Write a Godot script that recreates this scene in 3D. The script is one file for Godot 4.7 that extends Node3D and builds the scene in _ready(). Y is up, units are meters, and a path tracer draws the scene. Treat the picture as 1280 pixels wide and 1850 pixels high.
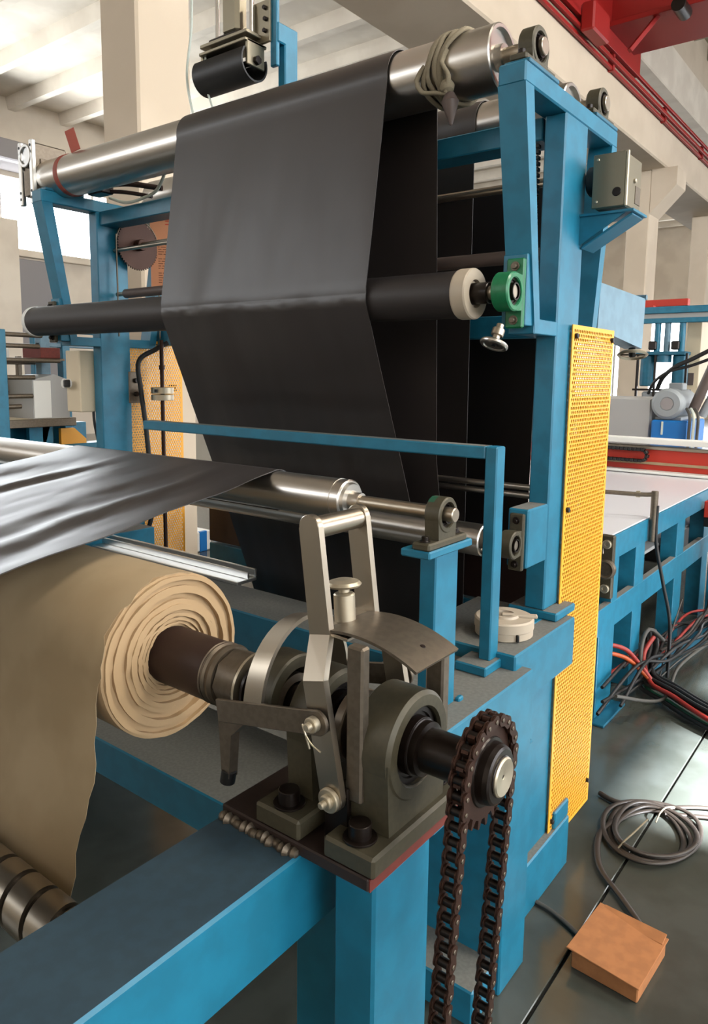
extends Node3D
# A rubber-sheet take-up machine in a factory hall.
# World: x runs along the rollers, y is up, -z runs down the production line; metres.

var M := {}          # materials by name
var used := {}       # names already given
var rng := RandomNumberGenerator.new()

# ---------------------------------------------------------------- mesh collector
class MB:
	var s := {}
	var m := "blue"
	func use(name: String) -> MB:
		m = name
		return self
	func arr() -> Array:
		if not s.has(m):
			s[m] = [PackedVector3Array(), PackedVector3Array(), PackedVector2Array()]
		return s[m]
	func tri(a: Vector3, b: Vector3, c: Vector3, na: Vector3, nb: Vector3, nc: Vector3, ua := Vector2.ZERO, ub := Vector2.ZERO, uc := Vector2.ZERO) -> void:
		var q = arr()
		if (b - a).cross(c - a).dot(na + nb + nc) > 0.0:
			q[0].append_array(PackedVector3Array([a, c, b])); q[1].append_array(PackedVector3Array([na, nc, nb])); q[2].append_array(PackedVector2Array([ua, uc, ub]))
		else:
			q[0].append_array(PackedVector3Array([a, b, c])); q[1].append_array(PackedVector3Array([na, nb, nc])); q[2].append_array(PackedVector2Array([ua, ub, uc]))
	# flat triangle / quad facing away from a centre
	func ftri(a: Vector3, b: Vector3, c: Vector3, ctr: Vector3) -> void:
		var n := (b - a).cross(c - a).normalized()
		if n.dot((a + b + c) / 3.0 - ctr) < 0.0:
			n = -n
		tri(a, b, c, n, n, n)
	func fquad(a: Vector3, b: Vector3, c: Vector3, d: Vector3, ctr: Vector3) -> void:
		ftri(a, b, c, ctr); ftri(a, c, d, ctr)
	func nquad(a: Vector3, b: Vector3, c: Vector3, d: Vector3, n: Vector3) -> void:
		tri(a, b, c, n, n, n, Vector2(0, 0), Vector2(1, 0), Vector2(1, 1)); tri(a, c, d, n, n, n, Vector2(0, 0), Vector2(1, 1), Vector2(0, 1))
	# chamfered box in a frame; top: another material for the upper face
	func obox(t: Transform3D, size: Vector3, ch := 0.003, top := "") -> MB:
		var h := size / 2.0
		var k := minf(ch, minf(h.x, minf(h.y, h.z)) * 0.45)
		var ctr := t.origin
		var keep := m
		var f := func(x: float, y: float, z: float) -> Vector3: return t * Vector3(x, y, z)
		for ax in 3:
			for sg in [-1.0, 1.0]:
				var p := []
				for q in [[-1, -1], [1, -1], [1, 1], [-1, 1]]:
					var v := Vector3.ZERO
					v[ax] = sg * h[ax]
					v[(ax + 1) % 3] = q[0] * (h[(ax + 1) % 3] - k)
					v[(ax + 2) % 3] = q[1] * (h[(ax + 2) % 3] - k)
					p.append(t * v)
				if ax == 1 and sg > 0 and top != "":
					m = top
				fquad(p[0], p[1], p[2], p[3], ctr)
				m = keep
		if k > 0.0:
			for ax in 3:
				var b := (ax + 1) % 3
				var c := (ax + 2) % 3
				for sb in [-1.0, 1.0]:
					for sc in [-1.0, 1.0]:
						var p := []
						for sa in [-1.0, 1.0]:
							var v := Vector3.ZERO
							v[ax] = sa * (h[ax] - k); v[b] = sb * h[b]; v[c] = sc * (h[c] - k)
							p.append(t * v)
							v[b] = sb * (h[b] - k); v[c] = sc * h[c]
							p.append(t * v)
						fquad(p[0], p[1], p[3], p[2], ctr)
			for sx in [-1.0, 1.0]:
				for sy in [-1.0, 1.0]:
					for sz in [-1.0, 1.0]:
						ftri(f.call(sx * h.x, sy * (h.y - k), sz * (h.z - k)), f.call(sx * (h.x - k), sy * h.y, sz * (h.z - k)), f.call(sx * (h.x - k), sy * (h.y - k), sz * h.z), ctr)
		return self
	func box(a: Vector3, b: Vector3, ch := 0.003, top := "") -> MB:
		return obox(Transform3D(Basis.IDENTITY, (a + b) / 2.0), (b - a).abs(), ch, top)
	# straight bar from p to q, w across, h along the given up
	func bar(p: Vector3, q: Vector3, w: float, h: float, up := Vector3.UP, ch := 0.003, top := "") -> MB:
		var z := (q - p).normalized()
		var x := up.cross(z).normalized()
		var y := z.cross(x).normalized()
		return obox(Transform3D(Basis(x, y, z), (p + q) / 2.0), Vector3(w, h, p.distance_to(q)), ch, top)
	# profile of (distance along axis, radius) turned about an axis
	func lathe(o: Vector3, axis: Vector3, prof: Array, n := 32, a0 := 0.0, a1 := TAU, ref := Vector3.ZERO) -> MB:
		var w := axis.normalized()
		var u := (ref if ref != Vector3.ZERO else (Vector3.UP if absf(w.y) < 0.9 else Vector3.RIGHT))
		u = (u - w * u.dot(w)).normalized()
		var v := w.cross(u)
		for i in prof.size() - 1:
			var p: Vector2 = prof[i]
			var q: Vector2 = prof[i + 1]
			if p.is_equal_approx(q):
				continue
			var d := q - p
			for j in n:
				var ta := a0 + (a1 - a0) * j / n
				var tb := a0 + (a1 - a0) * (j + 1) / n
				var ra := u * cos(ta) + v * sin(ta)
				var rb := u * cos(tb) + v * sin(tb)
				var na := (ra * d.x - w * d.y).normalized()
				var nb := (rb * d.x - w * d.y).normalized()
				var A := o + w * p.x + ra * p.y
				var B := o + w * p.x + rb * p.y
				var C := o + w * q.x + rb * q.y
				var D := o + w * q.x + ra * q.y
				if p.y > 1e-6:
					tri(A, B, C, na, nb, nb)
				if q.y > 1e-6:
					tri(A, C, D, na, nb, na)
		return self
	func cyl(p: Vector3, q: Vector3, r: float, n := 24, ch := 0.0015) -> MB:
		var l := p.distance_to(q)
		var k := minf(ch, r * 0.4)
		return lathe(p, q - p, [Vector2(0, 0), Vector2(0, r - k), Vector2(k, r), Vector2(l - k, r), Vector2(l, r - k), Vector2(l, 0)], n)
	# round tube along points
	func tube(pts: PackedVector3Array, r: float, n := 8, flat := 1.0) -> MB:
		var u := Vector3.ZERO
		var rings := []
		for i in pts.size():
			var t := (pts[mini(i + 1, pts.size() - 1)] - pts[maxi(i - 1, 0)]).normalized()
			if u == Vector3.ZERO:
				u = (Vector3.UP if absf(t.y) < 0.9 else Vector3.RIGHT)
			u = (u - t * u.dot(t)).normalized()
			var v := t.cross(u)
			var ring := []
			for j in n:
				var a := TAU * j / n
				var rad := u * cos(a) * flat + v * sin(a)
				ring.append([pts[i] + rad * r, (u * cos(a) / flat + v * sin(a)).normalized()])
			rings.append(ring)
		for i in rings.size() - 1:
			for j in n:
				var a = rings[i][j]; var b = rings[i][(j + 1) % n]; var c = rings[i + 1][(j + 1) % n]; var d = rings[i + 1][j]
				tri(a[0], b[0], c[0], a[1], b[1], c[1]); tri(a[0], c[0], d[0], a[1], c[1], d[1])
		for e in [0, rings.size() - 1]:
			var o := pts[e] - (pts[1] - pts[0]) if e == 0 else pts[e] + pts[e] - pts[e - 1]
			var nn := (o - pts[e]).normalized()
			for j in n:
				tri(pts[e], rings[e][j][0], rings[e][(j + 1) % n][0], nn, nn, nn)
		return self
	# flat outline (in axes u, v from o) pushed along w by depth
	func prism(poly: PackedVector2Array, o: Vector3, u: Vector3, v: Vector3, w: Vector3, smooth := false) -> MB:
		var idx := Geometry2D.triangulate_polygon(poly)
		var wn := w.normalized()
		for k in range(0, idx.size(), 3):
			var a := o + u * poly[idx[k]].x + v * poly[idx[k]].y
			var b := o + u * poly[idx[k + 1]].x + v * poly[idx[k + 1]].y
			var c := o + u * poly[idx[k + 2]].x + v * poly[idx[k + 2]].y
			tri(a, b, c, -wn, -wn, -wn)
			tri(a + w, b + w, c + w, wn, wn, wn)
		var sgn := 1.0 if not Geometry2D.is_polygon_clockwise(poly) else -1.0
		var nrm := []
		for i in poly.size():
			var e := poly[(i + 1) % poly.size()] - poly[i]
			nrm.append((u * e.y - v * e.x).normalized() * sgn)
		for i in poly.size():
			var j := (i + 1) % poly.size()
			var a := o + u * poly[i].x + v * poly[i].y
			var b := o + u * poly[j].x + v * poly[j].y
			var n0: Vector3 = nrm[i]; var n1: Vector3 = nrm[i]
			if smooth:
				n0 = (nrm[i] + nrm[(i - 1 + poly.size()) % poly.size()]).normalized()
				n1 = (nrm[i] + nrm[j]).normalized()
			tri(a, b, b + w, n0, n1, n1); tri(a, b + w, a + w, n0, n1, n0)
		return self
	# sheet with thickness: rows x columns of points
	func sheet(p: Array, thick: float, twin := "") -> MB:
		var nr := p.size()
		var nc: int = p[0].size()
		var nn := []
		for i in nr:
			var row := PackedVector3Array()
			for j in nc:
				var du: Vector3 = p[mini(i + 1, nr - 1)][j] - p[maxi(i - 1, 0)][j]
				var dv: Vector3 = p[i][mini(j + 1, nc - 1)] - p[i][maxi(j - 1, 0)]
				row.append(du.cross(dv).normalized())
			nn.append(row)
		for i in nr - 1:
			for j in nc - 1:
				var ids := [[i, j], [i, j + 1], [i + 1, j + 1], [i + 1, j]]
				for t in [[0, 1, 2], [0, 2, 3]]:
					var a = ids[t[0]]; var b = ids[t[1]]; var c = ids[t[2]]
					tri(p[a[0]][a[1]], p[b[0]][b[1]], p[c[0]][c[1]], nn[a[0]][a[1]], nn[b[0]][b[1]], nn[c[0]][c[1]], Vector2(float(a[1]) / (nc - 1), float(a[0]) / (nr - 1)), Vector2(float(b[1]) / (nc - 1), float(b[0]) / (nr - 1)), Vector2(float(c[1]) / (nc - 1), float(c[0]) / (nr - 1)))
					tri(p[a[0]][a[1]] - nn[a[0]][a[1]] * thick, p[b[0]][b[1]] - nn[b[0]][b[1]] * thick, p[c[0]][c[1]] - nn[c[0]][c[1]] * thick, -nn[a[0]][a[1]], -nn[b[0]][b[1]], -nn[c[0]][c[1]])
		var edge := []
		for j in nc: edge.append([0, j])
		for i in range(1, nr): edge.append([i, nc - 1])
		for j in range(nc - 2, -1, -1): edge.append([nr - 1, j])
		for i in range(nr - 2, 0, -1): edge.append([i, 0])
		for k in edge.size():
			var a = edge[k]; var b = edge[(k + 1) % edge.size()]
			var A: Vector3 = p[a[0]][a[1]]; var B: Vector3 = p[b[0]][b[1]]
			var C: Vector3 = B - nn[b[0]][b[1]] * thick; var D: Vector3 = A - nn[a[0]][a[1]] * thick
			fquad(A, B, C, D, p[nr / 2][nc / 2])
		return self
	func commit(mats: Dictionary) -> ArrayMesh:
		var am := ArrayMesh.new()
		for k in s:
			var ar := []
			ar.resize(Mesh.ARRAY_MAX)
			ar[Mesh.ARRAY_VERTEX] = s[k][0]; ar[Mesh.ARRAY_NORMAL] = s[k][1]; ar[Mesh.ARRAY_TEX_UV] = s[k][2]
			am.add_surface_from_arrays(Mesh.PRIMITIVE_TRIANGLES, ar)
			am.surface_set_material(am.get_surface_count() - 1, mats[k])
		return am

# ---------------------------------------------------------------- scene helpers
func mb(m := "blue") -> MB:
	return MB.new().use(m)

func numbered(called: String) -> String:
	if not used.has(called):
		used[called] = 0
		return called
	used[called] += 1
	return "%s_%03d" % [called, used[called]]

func thing(called: String, label: String, category: String, at := Vector3.ZERO, group := "") -> Node3D:
	var o := Node3D.new()
	o.name = numbered(called); o.position = at
	add_child(o)
	o.set_meta("label", label); o.set_meta("category", category)
	if group: o.set_meta("group", group)
	return o

# a part whose mesh is written in world coordinates
func part(parent: Node3D, called: String, b: MB, label := "") -> MeshInstance3D:
	var o := MeshInstance3D.new()
	o.name = called; o.mesh = b.commit(M)
	if parent.get_parent() == self:
		o.position = -(parent.transform.basis.inverse() * parent.position)
		o.transform = parent.transform.affine_inverse()
	parent.add_child(o, true)
	if label: o.set_meta("label", label)
	return o

# a part whose mesh is written in its parent's own coordinates
func lpart(parent: Node3D, called: String, b: MB, label := "") -> MeshInstance3D:
	var o := MeshInstance3D.new()
	o.name = called; o.mesh = b.commit(M)
	parent.add_child(o, true)
	if label: o.set_meta("label", label)
	return o

func mpart(parent: Node3D, called: String, mesh: Mesh, t: Transform3D) -> MeshInstance3D:
	var o := MeshInstance3D.new()
	o.name = called; o.mesh = mesh; o.transform = t
	parent.add_child(o, true)
	return o

# a thing that is one mesh, written in world coordinates
func single(called: String, b: MB, label: String, category: String, at := Vector3.ZERO, group := "", kind := "") -> MeshInstance3D:
	var o := MeshInstance3D.new()
	o.name = numbered(called)
	var me := b.commit(M)
	if at != Vector3.ZERO:
		for k in b.s:
			var p: PackedVector3Array = b.s[k][0]
			for i in p.size(): p[i] -= at
			b.s[k][0] = p
		me = b.commit(M)
		o.position = at
	o.mesh = me
	add_child(o)
	o.set_meta("label", label); o.set_meta("category", category)
	if group: o.set_meta("group", group)
	if kind: o.set_meta("kind", kind)
	return o

func struct(called: String, b: MB, label := "", parent: Node = null) -> MeshInstance3D:
	var o := MeshInstance3D.new()
	o.mesh = b.commit(M)
	if parent:
		o.name = called
		parent.add_child(o, true)
	else:
		o.name = numbered(called)
		add_child(o)
		o.set_meta("kind", "structure")
	if label: o.set_meta("label", label)
	return o

func V(x: float, y: float, z: float) -> Vector3:
	return Vector3(x, y, z)

func curve(pts: Array, step := 0.02) -> PackedVector3Array:
	var c := Curve3D.new()
	for i in pts.size():
		var t: Vector3 = (pts[mini(i + 1, pts.size() - 1)] - pts[maxi(i - 1, 0)]) / 6.0
		c.add_point(pts[i], -t, t)
	c.bake_interval = step
	return c.get_baked_points()

func noise_tex(freq: float, c0: Color, c1: Color, seed_ := 1, size := 512, oct := 4, p0 := 0.3, p1 := 0.7) -> NoiseTexture2D:
	var n := FastNoiseLite.new()
	n.seed = seed_; n.frequency = freq; n.fractal_octaves = oct
	var t := NoiseTexture2D.new()
	t.width = size; t.height = size; t.seamless = true; t.noise = n
	var g := Gradient.new()
	g.set_color(0, c0); g.set_color(1, c1); g.set_offset(0, p0); g.set_offset(1, p1)
	t.color_ramp = g
	return t

func mat(name_: String, c: Color, rough := 0.5, metal := 0.0, tex: Texture2D = null, scale := 1.0, spec := 0.5) -> StandardMaterial3D:
	var m := StandardMaterial3D.new()
	m.albedo_color = c; m.roughness = rough; m.metallic = metal; m.metallic_specular = spec
	if tex:
		m.albedo_texture = tex
		m.uv1_triplanar = true; m.uv1_world_triplanar = true
		m.uv1_scale = Vector3.ONE * scale
	M[name_] = m
	return m

func area_light(at: Vector3, towards: Vector3, size: Vector2, energy: float, c: Color) -> void:
	var l := AreaLight3D.new()
	l.name = numbered("daylight")
	l.area_size = size; l.light_energy = energy; l.light_color = c
	l.area_range = 60.0; l.area_attenuation = 2.0; l.shadow_enabled = true
	add_child(l)
	l.look_at_from_position(at, at + towards, V(0, 1, 0) if absf(towards.y) < 0.9 else V(0, 0, 1))

func _ready() -> void:
	rng.seed = 7
	# ---- camera
	var cam := Camera3D.new()
	cam.name = "camera"
	cam.projection = Camera3D.PROJECTION_FRUSTUM
	cam.near = 0.05; cam.far = 120.0
	cam.size = 1850.0 / 1331.0 * 0.05
	cam.frustum_offset = Vector2(0, -72.0 / 1331.0 * 0.05)
	cam.position = V(0, 1.5, 0)
	cam.rotation_order = EULER_ORDER_YXZ
	cam.rotation_degrees = V(-7.573, 37.543, 0.668)
	add_child(cam)
	cam.current = true
	# ---- surroundings and exposure
	var we := WorldEnvironment.new()
	we.name = "surroundings"
	var e := Environment.new()
	e.background_mode = Environment.BG_COLOR
	e.background_color = Color(0.82, 0.88, 0.95)
	e.background_energy_multiplier = 1.0
	e.tonemap_mode = Environment.TONE_MAPPER_LINEAR
	e.tonemap_exposure = 1.18
	e.sdfgi_enabled = true; e.ssao_enabled = true; e.ssil_enabled = true
	we.environment = e
	add_child(we)
	# ---- daylight through the glazing of the side walls and the far wall
	area_light(V(8.3, 4.2, -3.0), V(-1, 0, 0), Vector2(24, 4.2), 24.0, Color(1.0, 0.985, 0.96))
	area_light(V(-15.2, 4.85, -7.2), V(1, 0, 0), Vector2(11, 1.4), 70.0, Color(0.95, 0.98, 1.0))
	area_light(V(-3.5, 2.5, -29.0), V(0, 0, 1), Vector2(16, 3.4), 40.0, Color(0.95, 0.97, 1.0))
	area_light(V(-9.5, 4.4, 5.9), V(0, 0, -1), Vector2(9, 1.6), 7.0, Color(0.97, 0.98, 1.0))
	for z in [-2.6, -6.6]:
		area_light(V(2.6, 6.55, z), V(0, -1, 0), Vector2(1.1, 1.1), 25.0, Color(1.0, 0.96, 0.90))
	# the sun, low in the side windows: it gets in only through the two open casements of the right wall
	var sun := DirectionalLight3D.new()
	sun.name = "sun"; sun.light_energy = 55.0; sun.light_color = Color(0.93, 0.96, 1.0); sun.light_angular_distance = 1.2; sun.shadow_enabled = true
	sun.sky_mode = DirectionalLight3D.SKY_MODE_LIGHT_ONLY
	add_child(sun)
	sun.look_at_from_position(V(9.2, 6.2053, 0), V(0, 0, 0), V(0, 1, 0))
	materials()
	hall()
	background()
	base_frame()
	side_frames()
	rollers()
	webs()
	machine_details()
	unwinder()
	lever()
	chain_drive()
	right_floor()

func materials() -> void:
	var mott := noise_tex(0.02, Color(0.93, 0.93, 0.93), Color(1, 1, 1), 3)
	var fine := noise_tex(0.08, Color(0.93, 0.93, 0.93), Color(1, 1, 1), 5)
	mat("blue", Color(0.083, 0.415, 0.525), 0.42, 0.0, mott, 1.2)
	mat("blue_dark", Color(0.08, 0.36, 0.46), 0.45, 0.0, mott, 1.2)
	mat("blue_pale", Color(0.37, 0.50, 0.57), 0.45, 0.0, mott, 1.2)
	mat("dust", Color(0.40, 0.40, 0.38), 0.9, 0.0, fine, 2.0)
	mat("dusty_blue", Color(0.14, 0.23, 0.28), 0.7, 0.0, mott, 3.0)
	mat("chrome", Color(0.74, 0.72, 0.69), 0.31, 1.0)
	mat("steel", Color(0.66, 0.62, 0.56), 0.36, 1.0)
	mat("zinc", Color(0.72, 0.68, 0.60), 0.42, 0.85)
	mat("dull_steel", Color(0.44, 0.40, 0.35), 0.45, 0.8, mott, 6.0)
	mat("cast_iron", Color(0.27, 0.25, 0.19), 0.5, 0.25, fine, 2.0)
	mat("oily", Color(0.12, 0.09, 0.075), 0.32, 0.5, fine, 3.0)
	mat("rusty", Color(0.23, 0.14, 0.10), 0.5, 0.55, fine, 6.0)
	mat("core_tube", Color(0.17, 0.10, 0.08), 0.5, 0.0, mott, 3.0)
	mat("rust_plate", Color(0.40, 0.15, 0.11), 0.7, 0.0, mott, 4.0)
	mat("plate_top", Color(0.17, 0.12, 0.10), 0.6, 0.2, mott, 5.0)
	mat("black", Color(0.03, 0.03, 0.032), 0.5)
	mat("rubber", Color(0.155, 0.135, 0.13), 0.55, 0.0, fine, 2.0)
	mat("web", Color(0.15, 0.127, 0.12), 0.43, 0.0, noise_tex(0.01, Color(0.92, 0.92, 0.92), Color(1, 1, 1), 9), 0.7, 0.6)
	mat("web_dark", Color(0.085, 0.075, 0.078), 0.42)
	mat("kraft", Color(0.64, 0.56, 0.44), 0.75, 0.0, noise_tex(0.012, Color(0.93, 0.92, 0.90), Color(1, 1, 1), 11), 0.8)
	mat("kraft_edge", Color(0.64, 0.535, 0.40), 0.9)
	mat("yellow", Color(0.88, 0.62, 0.17), 0.45)
	mat("green", Color(0.05, 0.42, 0.26), 0.35, 0.0, mott, 5.0)
	mat("ivory", Color(0.66, 0.61, 0.54), 0.5)
	mat("grey_paint", Color(0.62, 0.62, 0.61), 0.5)
	mat("white", Color(0.85, 0.85, 0.83), 0.5)
	mat("cream", Color(0.80, 0.74, 0.63), 0.55)
	mat("stainless", Color(0.52, 0.49, 0.42), 0.4, 0.9)
	mat("aluminium", Color(0.82, 0.82, 0.81), 0.3, 1.0)
	mat("plaster", Color(0.86, 0.81, 0.74), 0.9, 0.0, noise_tex(0.006, Color(0.95, 0.945, 0.94), Color(1, 1, 1), 21), 0.25)
	mat("plaster_warm", Color(0.76, 0.70, 0.62), 0.9, 0.0, noise_tex(0.006, Color(0.96, 0.955, 0.95), Color(1, 1, 1), 22), 0.3)
	mat("slab", Color(0.84, 0.80, 0.74), 0.95, 0.0, noise_tex(0.008, Color(0.95, 0.945, 0.94), Color(1, 1, 1), 23), 0.3)
	mat("slab_dull", Color(0.58, 0.55, 0.48), 0.95)
	mat("wall_grey", Color(0.55, 0.53, 0.53), 0.85)
	mat("floor", Color(0.27, 0.28, 0.26), 0.16, 0.0, noise_tex(0.012, Color(0.88, 0.88, 0.86), Color(1, 1, 1), 31, 1024, 5), 0.3)
	mat("joint", Color(0.03, 0.03, 0.03), 0.95)
	mat("red", Color(0.55, 0.07, 0.05), 0.5)
	mat("red_bright", Color(0.68, 0.17, 0.10), 0.5)
	mat("red_tape", Color(0.52, 0.24, 0.19), 0.6)
	mat("rag", Color(0.50, 0.46, 0.38), 0.95, 0.0, fine, 5.0)
	mat("carton", Color(0.62, 0.40, 0.23), 0.85, 0.0, mott, 2.0)
	mat("belt", Color(0.80, 0.80, 0.82), 0.22)
	mat("hose_white", Color(0.75, 0.78, 0.74), 0.5)
	mat("hose_black", Color(0.035, 0.035, 0.035), 0.55)
	mat("hose_orange", Color(0.66, 0.28, 0.10), 0.5)
	mat("hose_red", Color(0.55, 0.15, 0.12), 0.5)
	mat("hose_green", Color(0.10, 0.30, 0.22), 0.5)
	mat("hose_grey", Color(0.24, 0.23, 0.21), 0.6)
	mat("cord_brown", Color(0.17, 0.14, 0.115), 0.5)
	mat("pipe_brown", Color(0.33, 0.28, 0.26), 0.5)
	mat("motor_grey", Color(0.55, 0.57, 0.58), 0.5)
	mat("tank_blue", Color(0.09, 0.42, 0.70), 0.4)
	mat("wall_board", Color(0.74, 0.66, 0.60), 0.8)
	var g := StandardMaterial3D.new()
	g.albedo_color = Color(0.9, 0.92, 0.95); g.emission_enabled = true
	g.emission = Color(0.96, 0.98, 1.0); g.emission_energy_multiplier = 6.0
	M["daylit_glass"] = g
	var lg := StandardMaterial3D.new()
	lg.albedo_color = Color(0.9, 0.9, 0.88); lg.emission_enabled = true
	lg.emission = Color(1.0, 0.96, 0.90); lg.emission_energy_multiplier = 3.0
	M["lamp_face"] = lg
	# printed sheet: rows of print on orange paper
	var im := Image.create(256, 512, true, Image.FORMAT_RGB8)
	im.fill(Color(0.84, 0.58, 0.42))
	var r := RandomNumberGenerator.new()
	r.seed = 5
	for row in 4:
		for k in 5:
			if r.randf() < 0.8:
				im.fill_rect(Rect2i(60 + k * 30, 22 + row * 11, 18 + r.randi() % 8, 6), Color(0.80, 0.20, 0.12))
	for row in range(10, 30):
		if row % 6 == 5: continue
		var x := 30
		while x < 220:
			var w := 6 + r.randi() % 18
			im.fill_rect(Rect2i(x, row * 16, w, 5), Color(0.45, 0.26, 0.18))
			x += w + 4
			if r.randf() < 0.06: break
	im.generate_mipmaps()
	var pm := StandardMaterial3D.new()
	pm.albedo_texture = ImageTexture.create_from_image(im); pm.roughness = 0.8
	M["printed"] = pm

# ---------------------------------------------------------------- the hall
func hall() -> void:
	# floor in two slabs with a sawn joint between them
	var f := mb("floor")
	f.box(V(-16.2, -0.2, -30.2), V(-0.614, 0, 6.2), 0.002)
	f.box(V(-0.606, -0.2, -30.2), V(9.2, 0, 6.2), 0.002)
	f.use("joint").box(V(-0.62, -0.2, -30), V(-0.60, -0.012, 6), 0.0)
	struct("floor", f, "dark polished concrete floor with a sawn joint")
	# left wall with a band of windows, a grey roller shutter below
	var b := mb("plaster")
	b.box(V(-16.2, 0, -30), V(-15.9, 4.1, 6), 0.0)
	b.box(V(-16.2, 5.6, -30), V(-15.9, 8.4, 6), 0.0)
	b.box(V(-16.2, 4.1, -1.5), V(-15.9, 5.6, 6), 0.0)
	b.box(V(-16.2, 4.1, -30), V(-15.9, 5.6, -12.9), 0.0)
	b.box(V(-15.95, 3.95, -18.4), V(-15.75, 4.1, -1.5), 0.01)
	struct("wall_left", b)
	var w := mb("daylit_glass")
	var wn := Node3D.new()
	wn.name = "window_1"; add_child(wn); wn.set_meta("kind", "structure")
	wn.position = V(-16, 5.3, -9)
	part(wn, "pane", mb("daylit_glass").box(V(-16.1, 4.1, -12.9), V(-16.05, 5.6, -1.5), 0.0))
	for k in 6:
		part(wn, "mullion", mb("white").box(V(-16.06, 4.1, -1.6 - k * 2.24), V(-15.98, 5.6, -1.53 - k * 2.24), 0.004))
	var sh := mb("wall_grey")
	sh.box(V(-15.9, 0.1, -9.6), V(-15.8, 3.9, -8.3), 0.01)
	struct("door_1", sh, "grey roller shutter in the left wall")
	struct("wall_pier", mb("plaster").box(V(-15.9, 0, -8.3), V(-15.3, 4.6, -7.3), 0.01))
	struct("duct", mb("wall_grey").box(V(-15.9, 5.7, -8.9), V(-15.0, 6.1, 4.0), 0.03).box(V(-15.9, 4.4, -7.75), V(-15.5, 5.7, -7.55), 0.02))
	# right wall, nearly all glazing
	var rw := mb("plaster")
	rw.box(V(8.6, 0, -30), V(9.0, 1.6, 6), 0.0)
	rw.box(V(8.6, 6.6, -30), V(9.0, 8.4, 6), 0.0)
	rw.box(V(8.6, 1.6, -30), V(9.0, 6.6, -16), 0.0)
	struct("wall_right", rw)
	var w2 := Node3D.new()
	w2.name = "window_2"; add_child(w2); w2.set_meta("kind", "structure")
	w2.position = V(8.8, 4.1, -5)
	# panes, leaving out the two casements that stand open
	for q in [[1.6, 5.62, -16.0, 6.0], [6.34, 6.6, -16.0, 6.0], [5.62, 6.34, -16.0, -4.05], [5.62, 6.34, -3.62, -3.27], [5.62, 6.34, -2.52, 6.0]]:
		part(w2, "pane", mb("daylit_glass").box(V(8.75, q[0], q[2]), V(8.8, q[1], q[3]), 0.0))
	for k in 10:
		part(w2, "mullion", mb("white").box(V(8.66, 1.6, 5.5 - k * 2.3), V(8.74, 6.6, 5.58 - k * 2.3), 0.004))
	# far wall and the wall behind the viewer
	var fw := mb("plaster")
	fw.box(V(-16.2, 0, -30.2), V(9.0, 0.7, -29.8), 0.0)
	fw.box(V(-16.2, 4.4, -30.2), V(9.0, 8.4, -29.8), 0.0)
	fw.box(V(-16.2, 0.7, -30.2), V(-11.6, 4.4, -29.8), 0.0)
	fw.box(V(4.6, 0.7, -30.2), V(9.0, 4.4, -29.8), 0.0)
	struct("wall_far", fw)
	var w3 := Node3D.new()
	w3.name = "window_3"; add_child(w3); w3.set_meta("kind", "structure")
	w3.position = V(-3.5, 2.5, -30)
	part(w3, "pane", mb("daylit_glass").box(V(-11.6, 0.7, -30.1), V(4.6, 4.4, -30.05), 0.0))
	for k in 11:
		part(w3, "mullion", mb("white").box(V(-11.6 + k * 1.6, 0.7, -30.03), V(-11.52 + k * 1.6, 4.4, -29.95), 0.004))
	var nw := mb("plaster")
	nw.box(V(-16.2, 0, 6), V(9.0, 3.6, 6.3), 0.0)
	nw.box(V(-16.2, 5.2, 6), V(9.0, 8.4, 6.3), 0.0)
	nw.box(V(-16.2, 3.6, 6), V(-14.0, 5.2, 6.3), 0.0)
	nw.box(V(-5.0, 3.6, 6), V(9.0, 5.2, 6.3), 0.0)
	struct("wall_near", nw)
	var w4 := Node3D.new()
	w4.name = "window_4"; add_child(w4); w4.set_meta("kind", "structure")
	w4.position = V(-9.5, 4.4, 6.2)
	part(w4, "pane", mb("daylit_glass").box(V(-14.0, 3.6, 6.2), V(-5.0, 5.2, 6.25), 0.0))
	# ribbed roof slabs, left bay lower than the right bay
	var c := mb("slab")
	c.box(V(-16.2, 7.2, -30), V(-4.2, 7.4, 6), 0.0)
	struct("ceiling", c)
	for k in 30:
		var z := -29.0 + k * 1.2
		var p := PackedVector2Array([Vector2(-0.13, 0), Vector2(-0.08, -0.24), Vector2(0.08, -0.24), Vector2(0.13, 0)])
		struct("trim_%d" % (k + 1), mb("slab").prism(p, V(-16.2, 7.2, z), V(0, 0, 1), V(0, 1, 0), V(11.6, 0, 0)))
	var c2 := mb("slab_dull")
	c2.box(V(-4.2, 8.2, -30), V(9.0, 8.4, 6), 0.0)
	for k in 30:
		var z := -29.0 + k * 1.2
		c2.box(V(-4.2, 7.9, z - 0.09), V(9.0, 8.2, z + 0.09), 0.0)
	struct("ceiling", c2)
	# crane beam on its columns
	var cb := mb("plaster_warm")
	cb.box(V(-4.40, 4.72, -29.8), V(-3.46, 5.5, 6), 0.02)
	cb.box(V(-4.30, 7.2, -29.8), V(-4.1, 8.3, 6), 0.0)
	struct("beam", cb)
	struct("beam", mb("slab").box(V(-4.75, 6.55, -29.8), V(-4.05, 7.3, 6), 0.02))
	for z in [-2.935, -12.6, -16.6, -20.6, -25.0, 3.5]:
		var col := mb("plaster_warm")
		var hz := 0.195 if z == -2.935 else 0.26
		col.box(V(-4.03, 0, z - hz), V(-3.68, 4.72, z + hz), 0.015)
		var pr := PackedVector2Array([Vector2(-3.68, 4.72), Vector2(-3.30, 4.72), Vector2(-3.30, 4.45), Vector2(-3.68, 4.05)])
		col.prism(pr, V(0, 0, z - hz), V(1, 0, 0), V(0, 1, 0), V(0, 0, 2 * hz))
		struct("column", col)
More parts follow.
